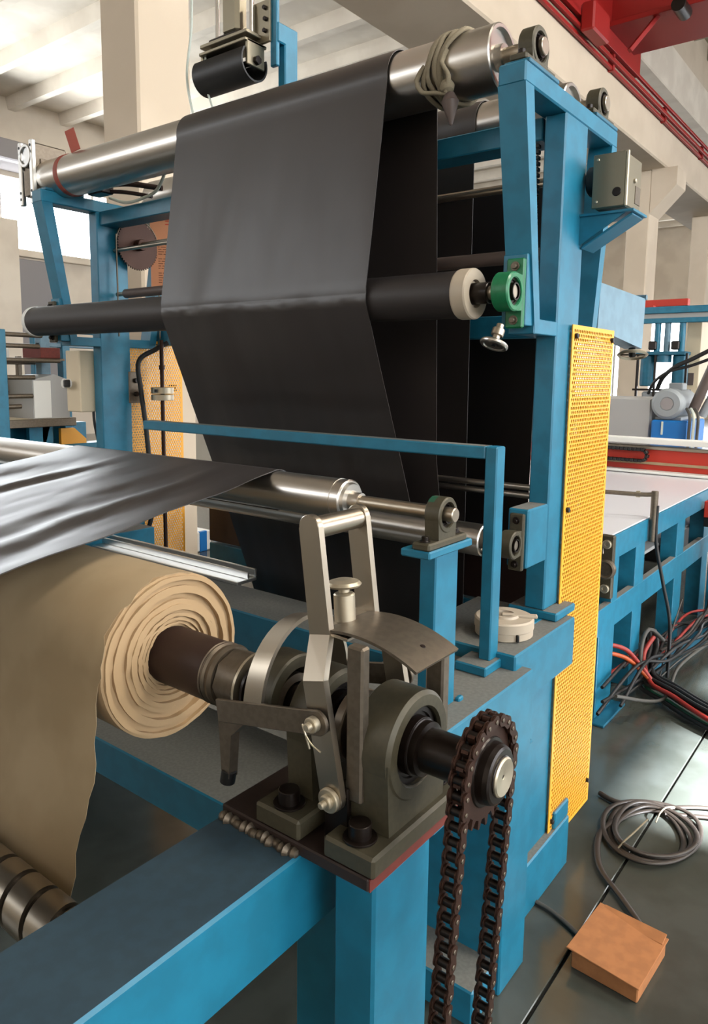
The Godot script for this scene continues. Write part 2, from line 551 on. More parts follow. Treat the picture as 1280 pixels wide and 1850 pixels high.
	# wall board by the column foot
	struct("wall_board", mb("wall_board").box(V(-7.2, 0, -7.2), V(-4.6, 3.2, -7.0), 0.01))
	# high-bay lamps over the aisle
	for z in [-2.6, -6.6]:
		var lp := thing("high_bay_lamp", "square high-bay lamp over the aisle, " + ("the one nearer the machine" if z > -5.0 else "the one farther down the hall"), "lamp", V(2.6, 6.6, z), "high-bay lamps over the aisle")
		part(lp, "housing", mb("grey_paint").box(V(2.0, 6.62, z - 0.6), V(3.2, 6.72, z + 0.6), 0.02))
		part(lp, "glowing_face", mb("lamp_face").box(V(2.05, 6.60, z - 0.55), V(3.15, 6.62, z + 0.55), 0.0))
		part(lp, "hanger", mb("black").cyl(V(2.6, 6.72, z), V(2.6, 8.2, z), 0.012))
	# crane conductor rails and crane girder
	var rail := thing("crane_rail", "red crane conductor rails running along the top of the concrete beam", "rail", V(-3.42, 5.4, -12))
	for k in 4:
		part(rail, "rail_bar", mb("red").box(V(-3.44 + 0.045 * (k % 2), 5.25 + k * 0.06, -29.5), V(-3.40 + 0.045 * (k % 2), 5.29 + k * 0.06, 5.5), 0.003))
	for k in 14:
		part(rail, "bracket", mb("red").box(V(-3.46, 5.24, -28.0 + k * 2.3), V(-3.385, 5.46, -27.95 + k * 2.3), 0.004))
	var cr := thing("crane_girder", "red overhead travelling crane girder crossing the right bay under the roof", "crane", V(-2, 5.6, -8.6))
	part(cr, "girder", mb("red").box(V(-3.80, 5.80, -10.4), V(8.3, 7.7, -9.6), 0.01))
	part(cr, "flange", mb("red").box(V(-3.80, 5.74, -10.5), V(8.3, 5.80, -9.5), 0.005))
	part(cr, "end_carriage", mb("red").box(V(-3.80, 5.56, -10.8), V(-3.46, 6.2, -7.2), 0.01))
	part(cr, "wheel_box", mb("red").box(V(-3.36, 5.26, -8.85), V(-3.20, 5.56, -8.35), 0.02))
	part(cr, "gusset", mb("red").bar(V(-3.1, 5.3, -9.25), V(-2.9, 5.76, -9.6), 0.05, 0.05))
	part(cr, "motor", mb("oily").cyl(V(-2.6, 5.70, -9.6), V(-2.6, 5.70, -9.3), 0.08))

# ---------------------------------------------------------------- shared machine elements
# pillow block in its own axes: foot on y = 0, bore along x at height h
func pillow(called: String, label: String, at: Vector3, turn: float, h: float, ro: float, w: float, flen: float, fh: float, fw: float, rs: float, m: String, group: String, bolt := 0.009) -> Node3D:
	var o := thing(called, label, "bearing", at, group)
	o.rotation.x = turn
	var ri := ro * 0.70
	var b := mb(m)
	b.obox(Transform3D(Basis.IDENTITY, V(0, fh / 2, 0)), V(fw, fh, flen), 0.004)
	var poly := PackedVector2Array([Vector2(-ro * 0.9, fh * 0.9), Vector2(-ro * 0.985, h)])
	for k in 13:
		var a := PI + PI * k / 12.0
		poly.append(Vector2(cos(a) * ri, h + sin(a) * ri))
	poly.append(Vector2(ro * 0.985, h)); poly.append(Vector2(ro * 0.9, fh * 0.9))
	b.prism(poly, V(-w / 2 + 0.002, 0, 0), V(0, 0, 1), V(0, 1, 0), V(w - 0.004, 0, 0))
	var k2 := ro * 0.07
	b.lathe(V(-w / 2, h, 0), V(1, 0, 0), [Vector2(0.004, ri), Vector2(0, ri + k2 * 0.5), Vector2(0, ro - k2), Vector2(k2, ro), Vector2(w - k2, ro), Vector2(w, ro - k2), Vector2(w, ri + k2 * 0.5), Vector2(w - 0.004, ri), Vector2(0.004, ri)], 44)
	lpart(o, "housing", b)
	var ins := mb("oily")
	ins.lathe(V(-w / 2 + 0.006, h, 0), V(1, 0, 0), [Vector2(0, rs), Vector2(0, ri), Vector2(w - 0.014, ri), Vector2(w - 0.014, ri * 0.86), Vector2(w - 0.018, ri * 0.84), Vector2(w - 0.018, rs * 1.22), Vector2(w - 0.004, rs * 1.2), Vector2(w - 0.004, rs)], 36)
	lpart(o, "bearing_insert", ins)
	for s in [-1, 1]:
		var bl := mb("dull_steel" if m == "green" else "oily")
		bl.cyl(V(0, fh, s * flen * 0.385), V(0, fh + 0.003, s * flen * 0.385), bolt * 1.5, 20, 0.0005)
		bl.cyl(V(0, fh + 0.002, s * flen * 0.385), V(0, fh + 0.002 + bolt * 1.3, s * flen * 0.385), bolt, 6 if m != "cast_iron" else 20, 0.001)
		lpart(o, "bolt", bl)
	return o

func sprocket_poly(n: int, rroot: float, rtip: float) -> PackedVector2Array:
	var p := PackedVector2Array()
	for i in n:
		for q in [[0.0, rroot], [0.22, rroot], [0.40, rtip], [0.60, rtip], [0.78, rroot]]:
			var a: float = TAU * (i + q[0]) / n
			p.append(Vector2(cos(a), sin(a)) * q[1])
	return p

# ---------------------------------------------------------------- base blocks, cross beams
func base_frame() -> void:
	for side in 2:
		var sx := -1.0 if side == 0 else 1.0
		var f := func(x: float) -> float: return x if side == 0 else -3.60 - x
		var o := thing("base_block", ["blue welded base block under the right end-frame, grey dust on top, beside the yellow guard", "blue welded base block under the left end-frame, half hidden by the paper roll"][side], "machine base", V(f.call(-0.85), 0, -1.6), "base blocks of the blue machine")
		var bx := func(b: MB, x0: float, y0: float, z0: float, x1: float, y1: float, z1: float, top: String) -> void:
			var xa: float = f.call(x0); var xb: float = f.call(x1)
			b.box(V(minf(xa, xb), y0, z0), V(maxf(xa, xb), y1, z1), 0.004, top)
		var b := mb("blue")
		bx.call(b, -1.0, 0.60, -1.615, -0.686, 0.801, -1.16, "dust")
		part(o, "front_block", b)
		b = mb("blue")
		bx.call(b, -1.0, 0.0, -1.64, -0.690, 0.61, -1.50, "")
		part(o, "leg", b)
		b = mb("blue")
		bx.call(b, -1.02, 0.0, -1.51, -0.70, 0.09, -1.38, "dust")
		part(o, "foot", b)
		b = mb("blue")
		bx.call(b, -1.02, 0.70, -1.95, -0.715, 0.838, -1.57, "dust")
		part(o, "deck_block", b)
		b = mb("blue")
		bx.call(b, -0.88, 0.838, -2.0, -0.735, 0.862, -1.865, "dust")
		part(o, "column_plate", b)
		b = mb("blue")
		bx.call(b, -0.86, 0.0, -2.02, -0.775, 0.84, -1.66, "")
		part(o, "leg", b)
		b = mb("blue")
		bx.call(b, -1.0, 0.0, -2.09, -0.752, 0.160, -1.70, "dust")
		part(o, "foot", b)
		b = mb("blue")
		bx.call(b, -0.82, 0.160, -2.09, -0.756, 0.215, -1.985, "dust")
		part(o, "foot_bracket", b)
	# cross beams between the two bases
	var c := thing("cross_beam", "blue cross beam with a grey dusty top behind the paper roll, bright rail on its back edge", "beam", V(-1.8, 0.70, -1.55), "cross beams of the blue machine")
	part(c, "beam", mb("blue").box(V(-2.62, 0.60, -1.66), V(-0.99, 0.801, -1.468), 0.004, "dust"))
	var al := mb("aluminium")
	al.box(V(-2.62, 0.801, -1.735), V(-1.745, 0.812, -1.645), 0.002)
	al.box(V(-2.62, 0.812, -1.735), V(-1.745, 0.842, -1.725), 0.002)
	al.box(V(-2.62, 0.812, -1.70), V(-1.745, 0.836, -1.692), 0.002)
	part(c, "rail", al, "bright aluminium channel rail")
	c = thing("cross_beam", "low blue cross beam with a grey dusty top under the paper roll, above the dark floor", "beam", V(-1.4, 0.39, -1.3), "cross beams of the blue machine")
	part(c, "beam", mb("blue").box(V(-2.5, 0.333, -1.49), V(-1.02, 0.445, -1.15), 0.004, "dust"))
	c = thing("cross_beam", "brownish cross plate low behind the right column, seen behind the guard post", "beam", V(-1.8, 0.74, -2.4), "cross beams of the blue machine")
	part(c, "beam", mb("core_tube").box(V(-2.7, 0.69, -2.42), V(-0.90, 0.86, -2.36), 0.004, "dust"))
	part(c, "channel", mb("blue").box(V(-2.7, 0.56, -2.44), V(-0.90, 0.68, -2.36), 0.004))
	# platform column carrying the nip roller bearing
	c = thing("bearing_stand", "blue square bearing stand with a flat top plate, on the dusty base block", "stand", V(-0.765, 0.80, -1.29))
	part(c, "post", mb("blue").box(V(-0.784, 0.801, -1.333), V(-0.745, 1.147, -1.243), 0.003))
	part(c, "top_plate", mb("blue").box(V(-0.790, 1.147, -1.350), V(-0.722, 1.163, -1.180), 0.003))
	part(c, "weld", mb("blue").bar(V(-0.742, 0.804, -1.34), V(-0.742, 0.804, -1.36), 0.012, 0.012))
	# guard rail in front of the nip
	c = thing("guard_rail", "blue square-tube guard rail, long bar on one upright in front of the black sheet", "guard rail", V(-0.78, 0.80, -1.56))
	part(c, "upright", mb("blue").box(V(-0.797, 0.822, -1.580), V(-0.766, 1.337, -1.537), 0.003))
	part(c, "bar", mb("blue").box(V(-2.085, 1.307, -1.580), V(-0.797, 1.337, -1.537), 0.003, "dust"))
	part(c, "base_plate", mb("blue").box(V(-0.835, 0.801, -1.615), V(-0.752, 0.824, -1.49), 0.003, "dust"))
	# cream flange disc lying on the base
	c = thing("flange_disc", "cream slotted flange disc lying on the dusty base behind the guard upright", "disc", V(-0.81, 0.838, -1.70))
	var fl := mb("ivory")
	fl.lathe(V(-0.81, 0.838, -1.70), V(0, 1, 0), [Vector2(0, 0.03), Vector2(0, 0.07), Vector2(0.003, 0.074), Vector2(0.020, 0.074), Vector2(0.022, 0.072), Vector2(0.022, 0.076), Vector2(0.044, 0.076), Vector2(0.048, 0.072), Vector2(0.048, 0.038), Vector2(0.054, 0.036), Vector2(0.054, 0.026), Vector2(0.0, 0.026)], 48)
	part(c, "disc", fl)
	part(c, "key", mb("ivory").obox(Transform3D(Basis(V(0, 1, 0), 0.5), V(-0.775, 0.889, -1.715)), V(0.09, 0.008, 0.018), 0.002))
	part(c, "slot", mb("black").obox(Transform3D(Basis(V(0, 1, 0), 0.9), V(-0.752, 0.850, -1.655)), V(0.006, 0.018, 0.016), 0.001))

# ---------------------------------------------------------------- end frames
func side_frames() -> void:
	for side in 2:
		var x0 := -0.845 if side == 0 else -2.885
		var x1 := -0.775 if side == 0 else -2.815
		var o := thing("steel_upright", ["blue steel end-frame on the right, sloping front leg, carrying the green bearing", "blue steel end-frame on the left, sloping front leg, against the bright window"][side], "frame", V(x0, 0.86, -1.95), "end-frames of the blue machine")
		part(o, "column", mb("blue").box(V(x0 + 0.012, 0.862, -2.02), V(x1, 2.162, -1.87), 0.004))
		part(o, "top_beam", mb("blue").box(V(x0, 2.160, -2.252), V(x1, 2.208, -1.627), 0.004))
		var fl := PackedVector2Array([Vector2(-1.628, 2.162), Vector2(-1.735, 1.607), Vector2(-1.767, 1.607), Vector2(-1.674, 2.162)])
		part(o, "front_leg", mb("blue").prism(fl, V(x0, 0, 0), V(0, 0, 1), V(0, 1, 0), V(x1 - x0 - 0.0005, 0, 0)))
		var rl := PackedVector2Array([Vector2(-2.212, 2.162), Vector2(-2.122, 1.607), Vector2(-2.156, 1.607), Vector2(-2.252, 2.162)])
		part(o, "rear_leg", mb("blue").prism(rl, V(x0, 0, 0), V(0, 0, 1), V(0, 1, 0), V(x1 - x0 - 0.0005, 0, 0)))
		part(o, "bottom_rail", mb("blue").box(V(x0, 1.604, -2.16), V(x1 - 0.001, 1.641, -1.731), 0.002))
		for z in [-1.733, -2.167]:
			part(o, "bearing_pad", mb("blue_dark").box(V(x0 + 0.004, 2.208, z - 0.085), V(x1 - 0.001, 2.219, z + 0.085), 0.002))
		part(o, "front_plate", mb("blue").box(V(x0, 1.622, -1.738), V(x1 - 0.006, 1.792, -1.690), 0.002))
		part(o, "roller_block", mb("blue").box(V(x0 + 0.012, 1.004, -1.872), V(x1 - 0.0008, 1.160, -1.747), 0.004, "dust"))
	var o2 := thing("tie_beam", "blue tie beam joining the tops of the two end-frames behind the top roller", "beam", V(-1.8, 2.10, -1.93), "tie beams between the end-frames")
	part(o2, "beam", mb("blue").box(V(-2.815, 2.108, -1.975), V(-0.845, 2.165, -1.885), 0.003))
	o2 = thing("tie_beam", "blue tie beam at guard height between the rear legs of the end-frames", "beam", V(-1.8, 1.64, -2.2), "tie beams between the end-frames")
	part(o2, "beam", mb("blue").box(V(-2.89, 1.62, -2.25), V(-0.845, 1.69, -2.18), 0.003))
	# perforated guards
	var pm := perforated(0.333, 1.53)
	for side in 2:
		var x := -0.767 if side == 0 else -2.83
		var z0 := -1.957 if side == 0 else -1.985
		var g := thing("perforated_guard", ["tall yellow perforated guard panel bolted to the outside of the right end-frame", "yellow perforated guard panel behind the left end-frame, a cable hanging in front"][side], "guard", V(x, 0.11, z0), "yellow perforated guards")
		var s := MeshInstance3D.new()
		s.name = "sheet"; s.mesh = pm
		g.add_child(s)
		for q in [[0.02, 1.50], [0.31, 1.50], [0.02, 1.02], [0.02, 0.56], [0.02, 0.08], [0.31, 0.08]]:
			lpart(g, "bolt", mb("black").cyl(V(0.0, q[1], -q[0]), V(0.010, q[1], -q[0]), 0.0075, 6, 0.001))
		for q in [0.25, 0.75, 1.3]:
			lpart(g, "standoff", mb("black").box(V(-0.02, q, -0.30), V(-0.001, q + 0.03, -0.27), 0.001))

# sheet in its own axes: y up, -z along, thickness in x, staggered hexagonal holes
func perforated(w: float, h: float) -> ArrayMesh:
	var b := mb("yellow")
	var t := 0.0015
	var mgn := 0.010
	var px := 0.0135
	var py := 0.0117
	var r := 0.0050
	var nc := int((w - 2 * mgn) / px)
	var nr := int((h - 2 * mgn) / py)
	px = (w - 2 * mgn) / (nc + 0.5)
	py = (h - 2 * mgn) / nr
	var P := func(z: float, y: float, x: float) -> Vector3: return V(x, y, -z)
	var rect := func(z0: float, y0: float, z1: float, y1: float) -> void:
		if z1 - z0 < 1e-5: return
		b.nquad(P.call(z0, y0, t), P.call(z1, y0, t), P.call(z1, y1, t), P.call(z0, y1, t), V(1, 0, 0))
		b.nquad(P.call(z0, y0, -t), P.call(z1, y0, -t), P.call(z1, y1, -t), P.call(z0, y1, -t), V(-1, 0, 0))
	rect.call(0.0, 0.0, w, mgn); rect.call(0.0, h - mgn, w, h)
	rect.call(0.0, mgn, mgn, h - mgn); rect.call(w - mgn, mgn, w, h - mgn)
	for i in nr:
		var off := mgn + (px * 0.5 if i % 2 else 0.0)
		var y0 := mgn + i * py
		rect.call(mgn, y0, off, y0 + py)
		rect.call(off + nc * px, y0, w - mgn, y0 + py)
		for j in nc:
			var z0 := off + j * px
			var c := Vector2(z0 + px / 2, y0 + py / 2)
			var outer := [Vector2(z0 + px, c.y), Vector2(z0 + px, y0 + py), Vector2(z0, y0 + py), Vector2(z0, c.y), Vector2(z0, y0), Vector2(z0 + px, y0)]
			var inner := []
			for k in 6:
				inner.append(c + Vector2(cos(k * PI / 3), sin(k * PI / 3)) * r)
			for k in 6:
				var l := (k + 1) % 6
				for sx in [t, -t]:
					b.nquad(P.call(outer[k].x, outer[k].y, sx), P.call(outer[l].x, outer[l].y, sx), P.call(inner[l].x, inner[l].y, sx), P.call(inner[k].x, inner[k].y, sx), V(signf(sx), 0, 0))
				var mid: Vector2 = c - (inner[k] + inner[l]) * 0.5
				b.nquad(P.call(inner[k].x, inner[k].y, t), P.call(inner[l].x, inner[l].y, t), P.call(inner[l].x, inner[l].y, -t), P.call(inner[k].x, inner[k].y, -t), V(0, mid.y, -mid.x).normalized())
	for q in [[0.0, 0.0, w, 0.0, V(0, -1, 0)], [0.0, h, w, h, V(0, 1, 0)], [0.0, 0.0, 0.0, h, V(0, 0, 1)], [w, 0.0, w, h, V(0, 0, -1)]]:
		b.nquad(P.call(q[0], q[1], t), P.call(q[2], q[3], t), P.call(q[2], q[3], -t), P.call(q[0], q[1], -t), q[4])
	return b.commit(M)

# ---------------------------------------------------------------- rollers and their bearings
func roller(called: String, label: String, m: String, y: float, z: float, r: float, xa: float, xb: float, rs: float, sa: float, sb: float, group := "", hollow := true) -> Node3D:
	var o := thing(called, label, "roller", V((xa + xb) / 2, y - r, z), group)
	var L := xb - xa
	var p := [Vector2(0, 0), Vector2(0, r - 0.003), Vector2(0.003, r), Vector2(L - 0.003, r), Vector2(L, r - 0.003)]
	if hollow:
		p.append_array([Vector2(L, r * 0.86), Vector2(L - 0.012, r * 0.84), Vector2(L - 0.012, rs * 1.6), Vector2(L + 0.006, rs * 1.5), Vector2(L + 0.006, 0)])
	else:
		p.append(Vector2(L, 0))
	part(o, "shell", mb(m).lathe(V(xa, y, z), V(1, 0, 0), p, 64))
	part(o, "shaft", mb("steel").cyl(V(xb, y, z), V(sb, y, z), rs), "bare steel shaft end")
	if sa < xa:
		part(o, "shaft", mb("steel").cyl(V(sa, y, z), V(xa, y, z), rs))
	return o

func rollers() -> void:
	roller("guide_roller", "big chrome top roller with a rag tied round its end, black sheet over its middle", "chrome", 2.270, -1.733, 0.077, -2.905, -0.887, 0.020, -2.96, -0.778, "chrome rollers on top of the frames")
	roller("guide_roller", "second chrome top roller, mostly hidden behind the first one", "chrome", 2.264, -2.167, 0.076, -2.80, -0.880, 0.020, -2.88, -0.778, "chrome rollers on top of the frames")
	var mr := roller("rubber_roller", "dark rubber roller with a pale end collar, bending the black sheet at the green bearing", "rubber", 1.698, -1.637, 0.058, -2.90, -0.925, 0.017, -2.955, -0.786, "", false)
	part(mr, "collar", mb("ivory").lathe(V(-0.925, 1.698, -1.637), V(1, 0, 0), [Vector2(-0.004, 0.05), Vector2(-0.004, 0.060), Vector2(0, 0.0615), Vector2(0.032, 0.0615), Vector2(0.036, 0.059), Vector2(0.036, 0.034), Vector2(0.026, 0.032), Vector2(0.026, 0.0)], 48), "pale grey end collar")
	part(mr, "hub", mb("oily").cyl(V(-0.91, 1.698, -1.637), V(-0.850, 1.698, -1.637), 0.026))
	part(mr, "collar", mb("white").lathe(V(-2.918, 1.698, -1.637), V(1, 0, 0), [Vector2(0, 0.0), Vector2(0, 0.058), Vector2(0.002, 0.0605), Vector2(0.018, 0.0605), Vector2(0.02, 0.0)], 40), "pale grey end collar")
	var nip := roller("nip_roller", "chrome nip roller carrying the outgoing grey sheet, long bare shaft to the bearing stand", "chrome", 1.228, -1.248, 0.045, -2.62, -0.968, 0.0145, -2.72, -0.706, "chrome nip rollers", false)
	part(nip, "neck", mb("chrome").lathe(V(-0.968, 1.228, -1.248), V(1, 0, 0), [Vector2(0, 0.040), Vector2(0.006, 0.036), Vector2(0.006, 0.022), Vector2(0.03, 0.019), Vector2(0.03, 0.0)], 40))
	part(nip, "lip", mb("chrome").lathe(V(-1.0, 1.228, -1.248), V(1, 0, 0), [Vector2(0, 0.0445), Vector2(0.0, 0.0462), Vector2(0.006, 0.0462), Vector2(0.006, 0.0445)], 48))
	roller("nip_roller", "lower chrome nip roller running behind the lever, its end under the guard rail", "chrome", 1.074, -1.70, 0.042, -2.70, -0.872, 0.014, -2.80, -0.786, "chrome nip rollers")
	roller("idler_roller", "thin brown-grey idler roller across the frame behind the rubber roller", "pipe_brown", 1.829, -1.95, 0.019, -2.74, -0.85, 0.009, -2.80, -0.84, "idler rods across the frame", false)
	single("cross_rod", mb("steel").cyl(V(-2.81, 2.014, -1.95), V(-0.84, 2.014, -1.95), 0.0085), "thin steel rod high across the frame, in front of the black inner sheets", "rod", V(-1.8, 2.014, -1.95), "idler rods across the frame")
	single("cross_rod", mb("chrome").cyl(V(-1.62, 1.180, -1.985), V(-0.835, 1.180, -1.985), 0.009).cyl(V(-1.62, 1.156, -1.985), V(-0.835, 1.156, -1.985), 0.009), "bright double guide rod behind the guard upright, ending at the right column", "rod", V(-1.2, 1.17, -1.985), "idler rods across the frame")
	roller("idler_roller", "low brown idler roller at the foot of the rearmost black sheet", "pipe_brown", 0.905, -2.335, 0.024, -2.72, -0.86, 0.009, -2.80, -0.84, "idler rods across the frame", false)
	# bearings
	var gb := "pillow block bearings of the machine"
	pillow("pillow_block", "grey pillow block on top of the right end-frame, at the rag-tied roller", V(-0.808, 2.219, -1.733), 0, 0.051, 0.047, 0.040, 0.165, 0.016, 0.044, 0.020, "cast_iron", gb)
	pillow("pillow_block", "grey pillow block at the rear of the right end-frame top, above the steel control box", V(-0.808, 2.219, -2.167), 0, 0.045, 0.043, 0.040, 0.160, 0.016, 0.044, 0.020, "cast_iron", gb)
	pillow("pillow_block", "green pillow block on the right sloping leg, handwheel hanging under it", V(-0.806, 1.698, -1.690), PI / 2, 0.053, 0.046, 0.044, 0.165, 0.014, 0.046, 0.017, "green", gb, 0.0075)
	pillow("pillow_block", "grey pillow block on the bearing stand, a green paint mark on its shoulder", V(-0.744, 1.163, -1.255), 0, 0.062, 0.036, 0.036, 0.150, 0.015, 0.040, 0.0145, "cast_iron", gb, 0.007)
	pillow("pillow_block", "grey pillow block on edge under the guard rail, bolted to the right column block", V(-0.803, 1.074, -1.747), PI / 2, 0.047, 0.036, 0.036, 0.150, 0.014, 0.040, 0.014, "cast_iron", gb, 0.0065)
	pillow("pillow_block", "small dark pillow block on the left end-frame at the far end of the rubber roller", V(-2.862, 1.698, -1.690), PI / 2, 0.053, 0.040, 0.042, 0.165, 0.014, 0.046, 0.017, "cast_iron", gb, 0.0075)
	single("paint_mark", mb("hose_green").lathe(V(-0.760, 1.225, -1.255), V(1, 0, 0), [Vector2(0, 0.0365), Vector2(0.014, 0.0367)], 6, 0.15, 0.75), "small green paint dab on the grey bearing of the stand", "paint mark")
	# handwheel under the green bearing
	var hw := thing("handwheel", "small chrome handwheel hanging below the green bearing", "handwheel", V(-0.80, 1.60, -1.60))
	var ax := V(-0.12, -1, 0.42).normalized()
	var top := V(-0.815, 1.622, -1.628)
	part(hw, "spindle", mb("steel").cyl(top, top + ax * 0.05, 0.009).cyl(top + ax * 0.012, top + ax * 0.030, 0.015))
	var c := top + ax * 0.052
	var rim := mb("chrome")
	var pr := []
	for k in 13:
		var a := TAU * k / 12.0
		pr.append(Vector2(sin(a) * 0.006, 0.0285 + cos(a) * 0.006))
	rim.lathe(c, ax, pr, 36)
	part(hw, "rim", rim)
	part(hw, "hub", mb("chrome").lathe(c, ax, [Vector2(-0.006, 0.0), Vector2(-0.006, 0.014), Vector2(-0.001, 0.023), Vector2(0.003, 0.023), Vector2(0.001, 0.012), Vector2(0.001, 0.0)], 30))
	part(hw, "socket", mb("black").cyl(c + ax * 0.001, c + ax * 0.004, 0.007, 4))
	# rag on the top roller
	var rag := thing("rag", "beige rag knotted round the right end of the top roller, tail hanging down", "rag", V(-1.0, 2.27, -1.73))
	for k in 5:
		var pts := []
		for j in 33:
			var a := TAU * j / 32.0
			var wob := 0.008 * sin(a * 2.0 + k * 1.7) + 0.004 * sin(a * 5.0 + k)
			pts.append(V(-1.040 + k * 0.011 + wob + 0.022 * cos(a + 0.6), 2.270 + cos(a) * 0.0835, -1.733 + sin(a) * 0.0835))
		part(rag, "strand", mb("rag").tube(PackedVector3Array(pts), 0.0085, 8, 0.7))
	part(rag, "loop", mb("rag").tube(curve([V(-1.06, 2.262, -1.650), V(-1.085, 2.235, -1.652), V(-1.07, 2.205, -1.655), V(-1.03, 2.195, -1.655), V(-1.0, 2.188, -1.66)]), 0.008, 8, 0.7))
	part(rag, "loop", mb("rag").tube(curve([V(-1.0, 2.19, -1.655), V(-0.99, 2.225, -1.648), V(-1.01, 2.26, -1.648), V(-1.0, 2.29, -1.654)]), 0.008, 8, 0.7))
	part(rag, "knot", mb("rag").lathe(V(-1.0, 2.205, -1.66), V(0.3, -1, 0.2), [Vector2(-0.018, 0), Vector2(-0.012, 0.014), Vector2(0, 0.019), Vector2(0.012, 0.015), Vector2(0.02, 0)], 14))
	part(rag, "tail", mb("pipe_brown").lathe(V(-0.995, 2.19, -1.665), V(0.08, -1, 0), [Vector2(0, 0.012), Vector2(0.02, 0.022), Vector2(0.04, 0.016), Vector2(0.075, 0.004), Vector2(0.078, 0)], 12))
	# red tape on the left end of the top roller
	var tp := thing("tape_loop", "faded red tape strip wound round the left end of the top roller, end sticking up", "tape", V(-2.78, 2.35, -1.73))
	part(tp, "band", mb("red_tape").lathe(V(-2.775, 2.27, -1.733), V(1, 0, 0), [Vector2(0, 0.0772), Vector2(0.004, 0.0795), Vector2(0.026, 0.0795), Vector2(0.03, 0.0772)], 48))
	part(tp, "flag", mb("red_tape").obox(Transform3D(Basis(V(0, 0, 1), 0.45) * Basis(V(0, 1, 0), 0.5), V(-2.700, 2.385, -1.70)), V(0.040, 0.095, 0.004), 0.001))

# ---------------------------------------------------------------- the black sheet
func web_path(pts: Array, xl: float, xr: float, nx: int, amp: float, seed_: int, fr := 3.0, calm := 0) -> Array:
	var n := FastNoiseLite.new()
	n.seed = seed_; n.frequency = 1.0
	var rows := []
	for i in pts.size():
		var q: Vector2 = pts[i]     # (z, y)
		var a: Vector2 = pts[maxi(i - 1, 0)]
		var b: Vector2 = pts[mini(i + 1, pts.size() - 1)]
		var d := (b - a).normalized()
		var nn := Vector2(-d.y, d.x)
		var row := []
		for j in nx:
			var s := float(j) / (nx - 1)
			var x := lerpf(xl, xr, s)
			var k := n.get_noise_2d(x * fr, i * 0.012) * amp * (clampf((i - calm) / 14.0, 0.1, 1.0) if calm > 0 else 1.0)
			row.append(V(x, q.y + nn.y * k, q.x + nn.x * k))
		rows.append(row)
	return rows

func dense(pts: Array, step := 0.02) -> Array:
	var out := []
	for i in pts.size() - 1:
		var n := maxi(1, int(pts[i].distance_to(pts[i + 1]) / step))
		for k in n:
			out.append(pts[i].lerp(pts[i + 1], float(k) / n))
	out.append(pts[-1])
	return out

func arc(cz: float, cy: float, r: float, a0: float, a1: float, n: int) -> Array:
	var o := []
	for k in n + 1:
		var a := deg_to_rad(lerpf(a0, a1, float(k) / n))
		o.append(Vector2(cz + cos(a) * r, cy + sin(a) * r))
	return o

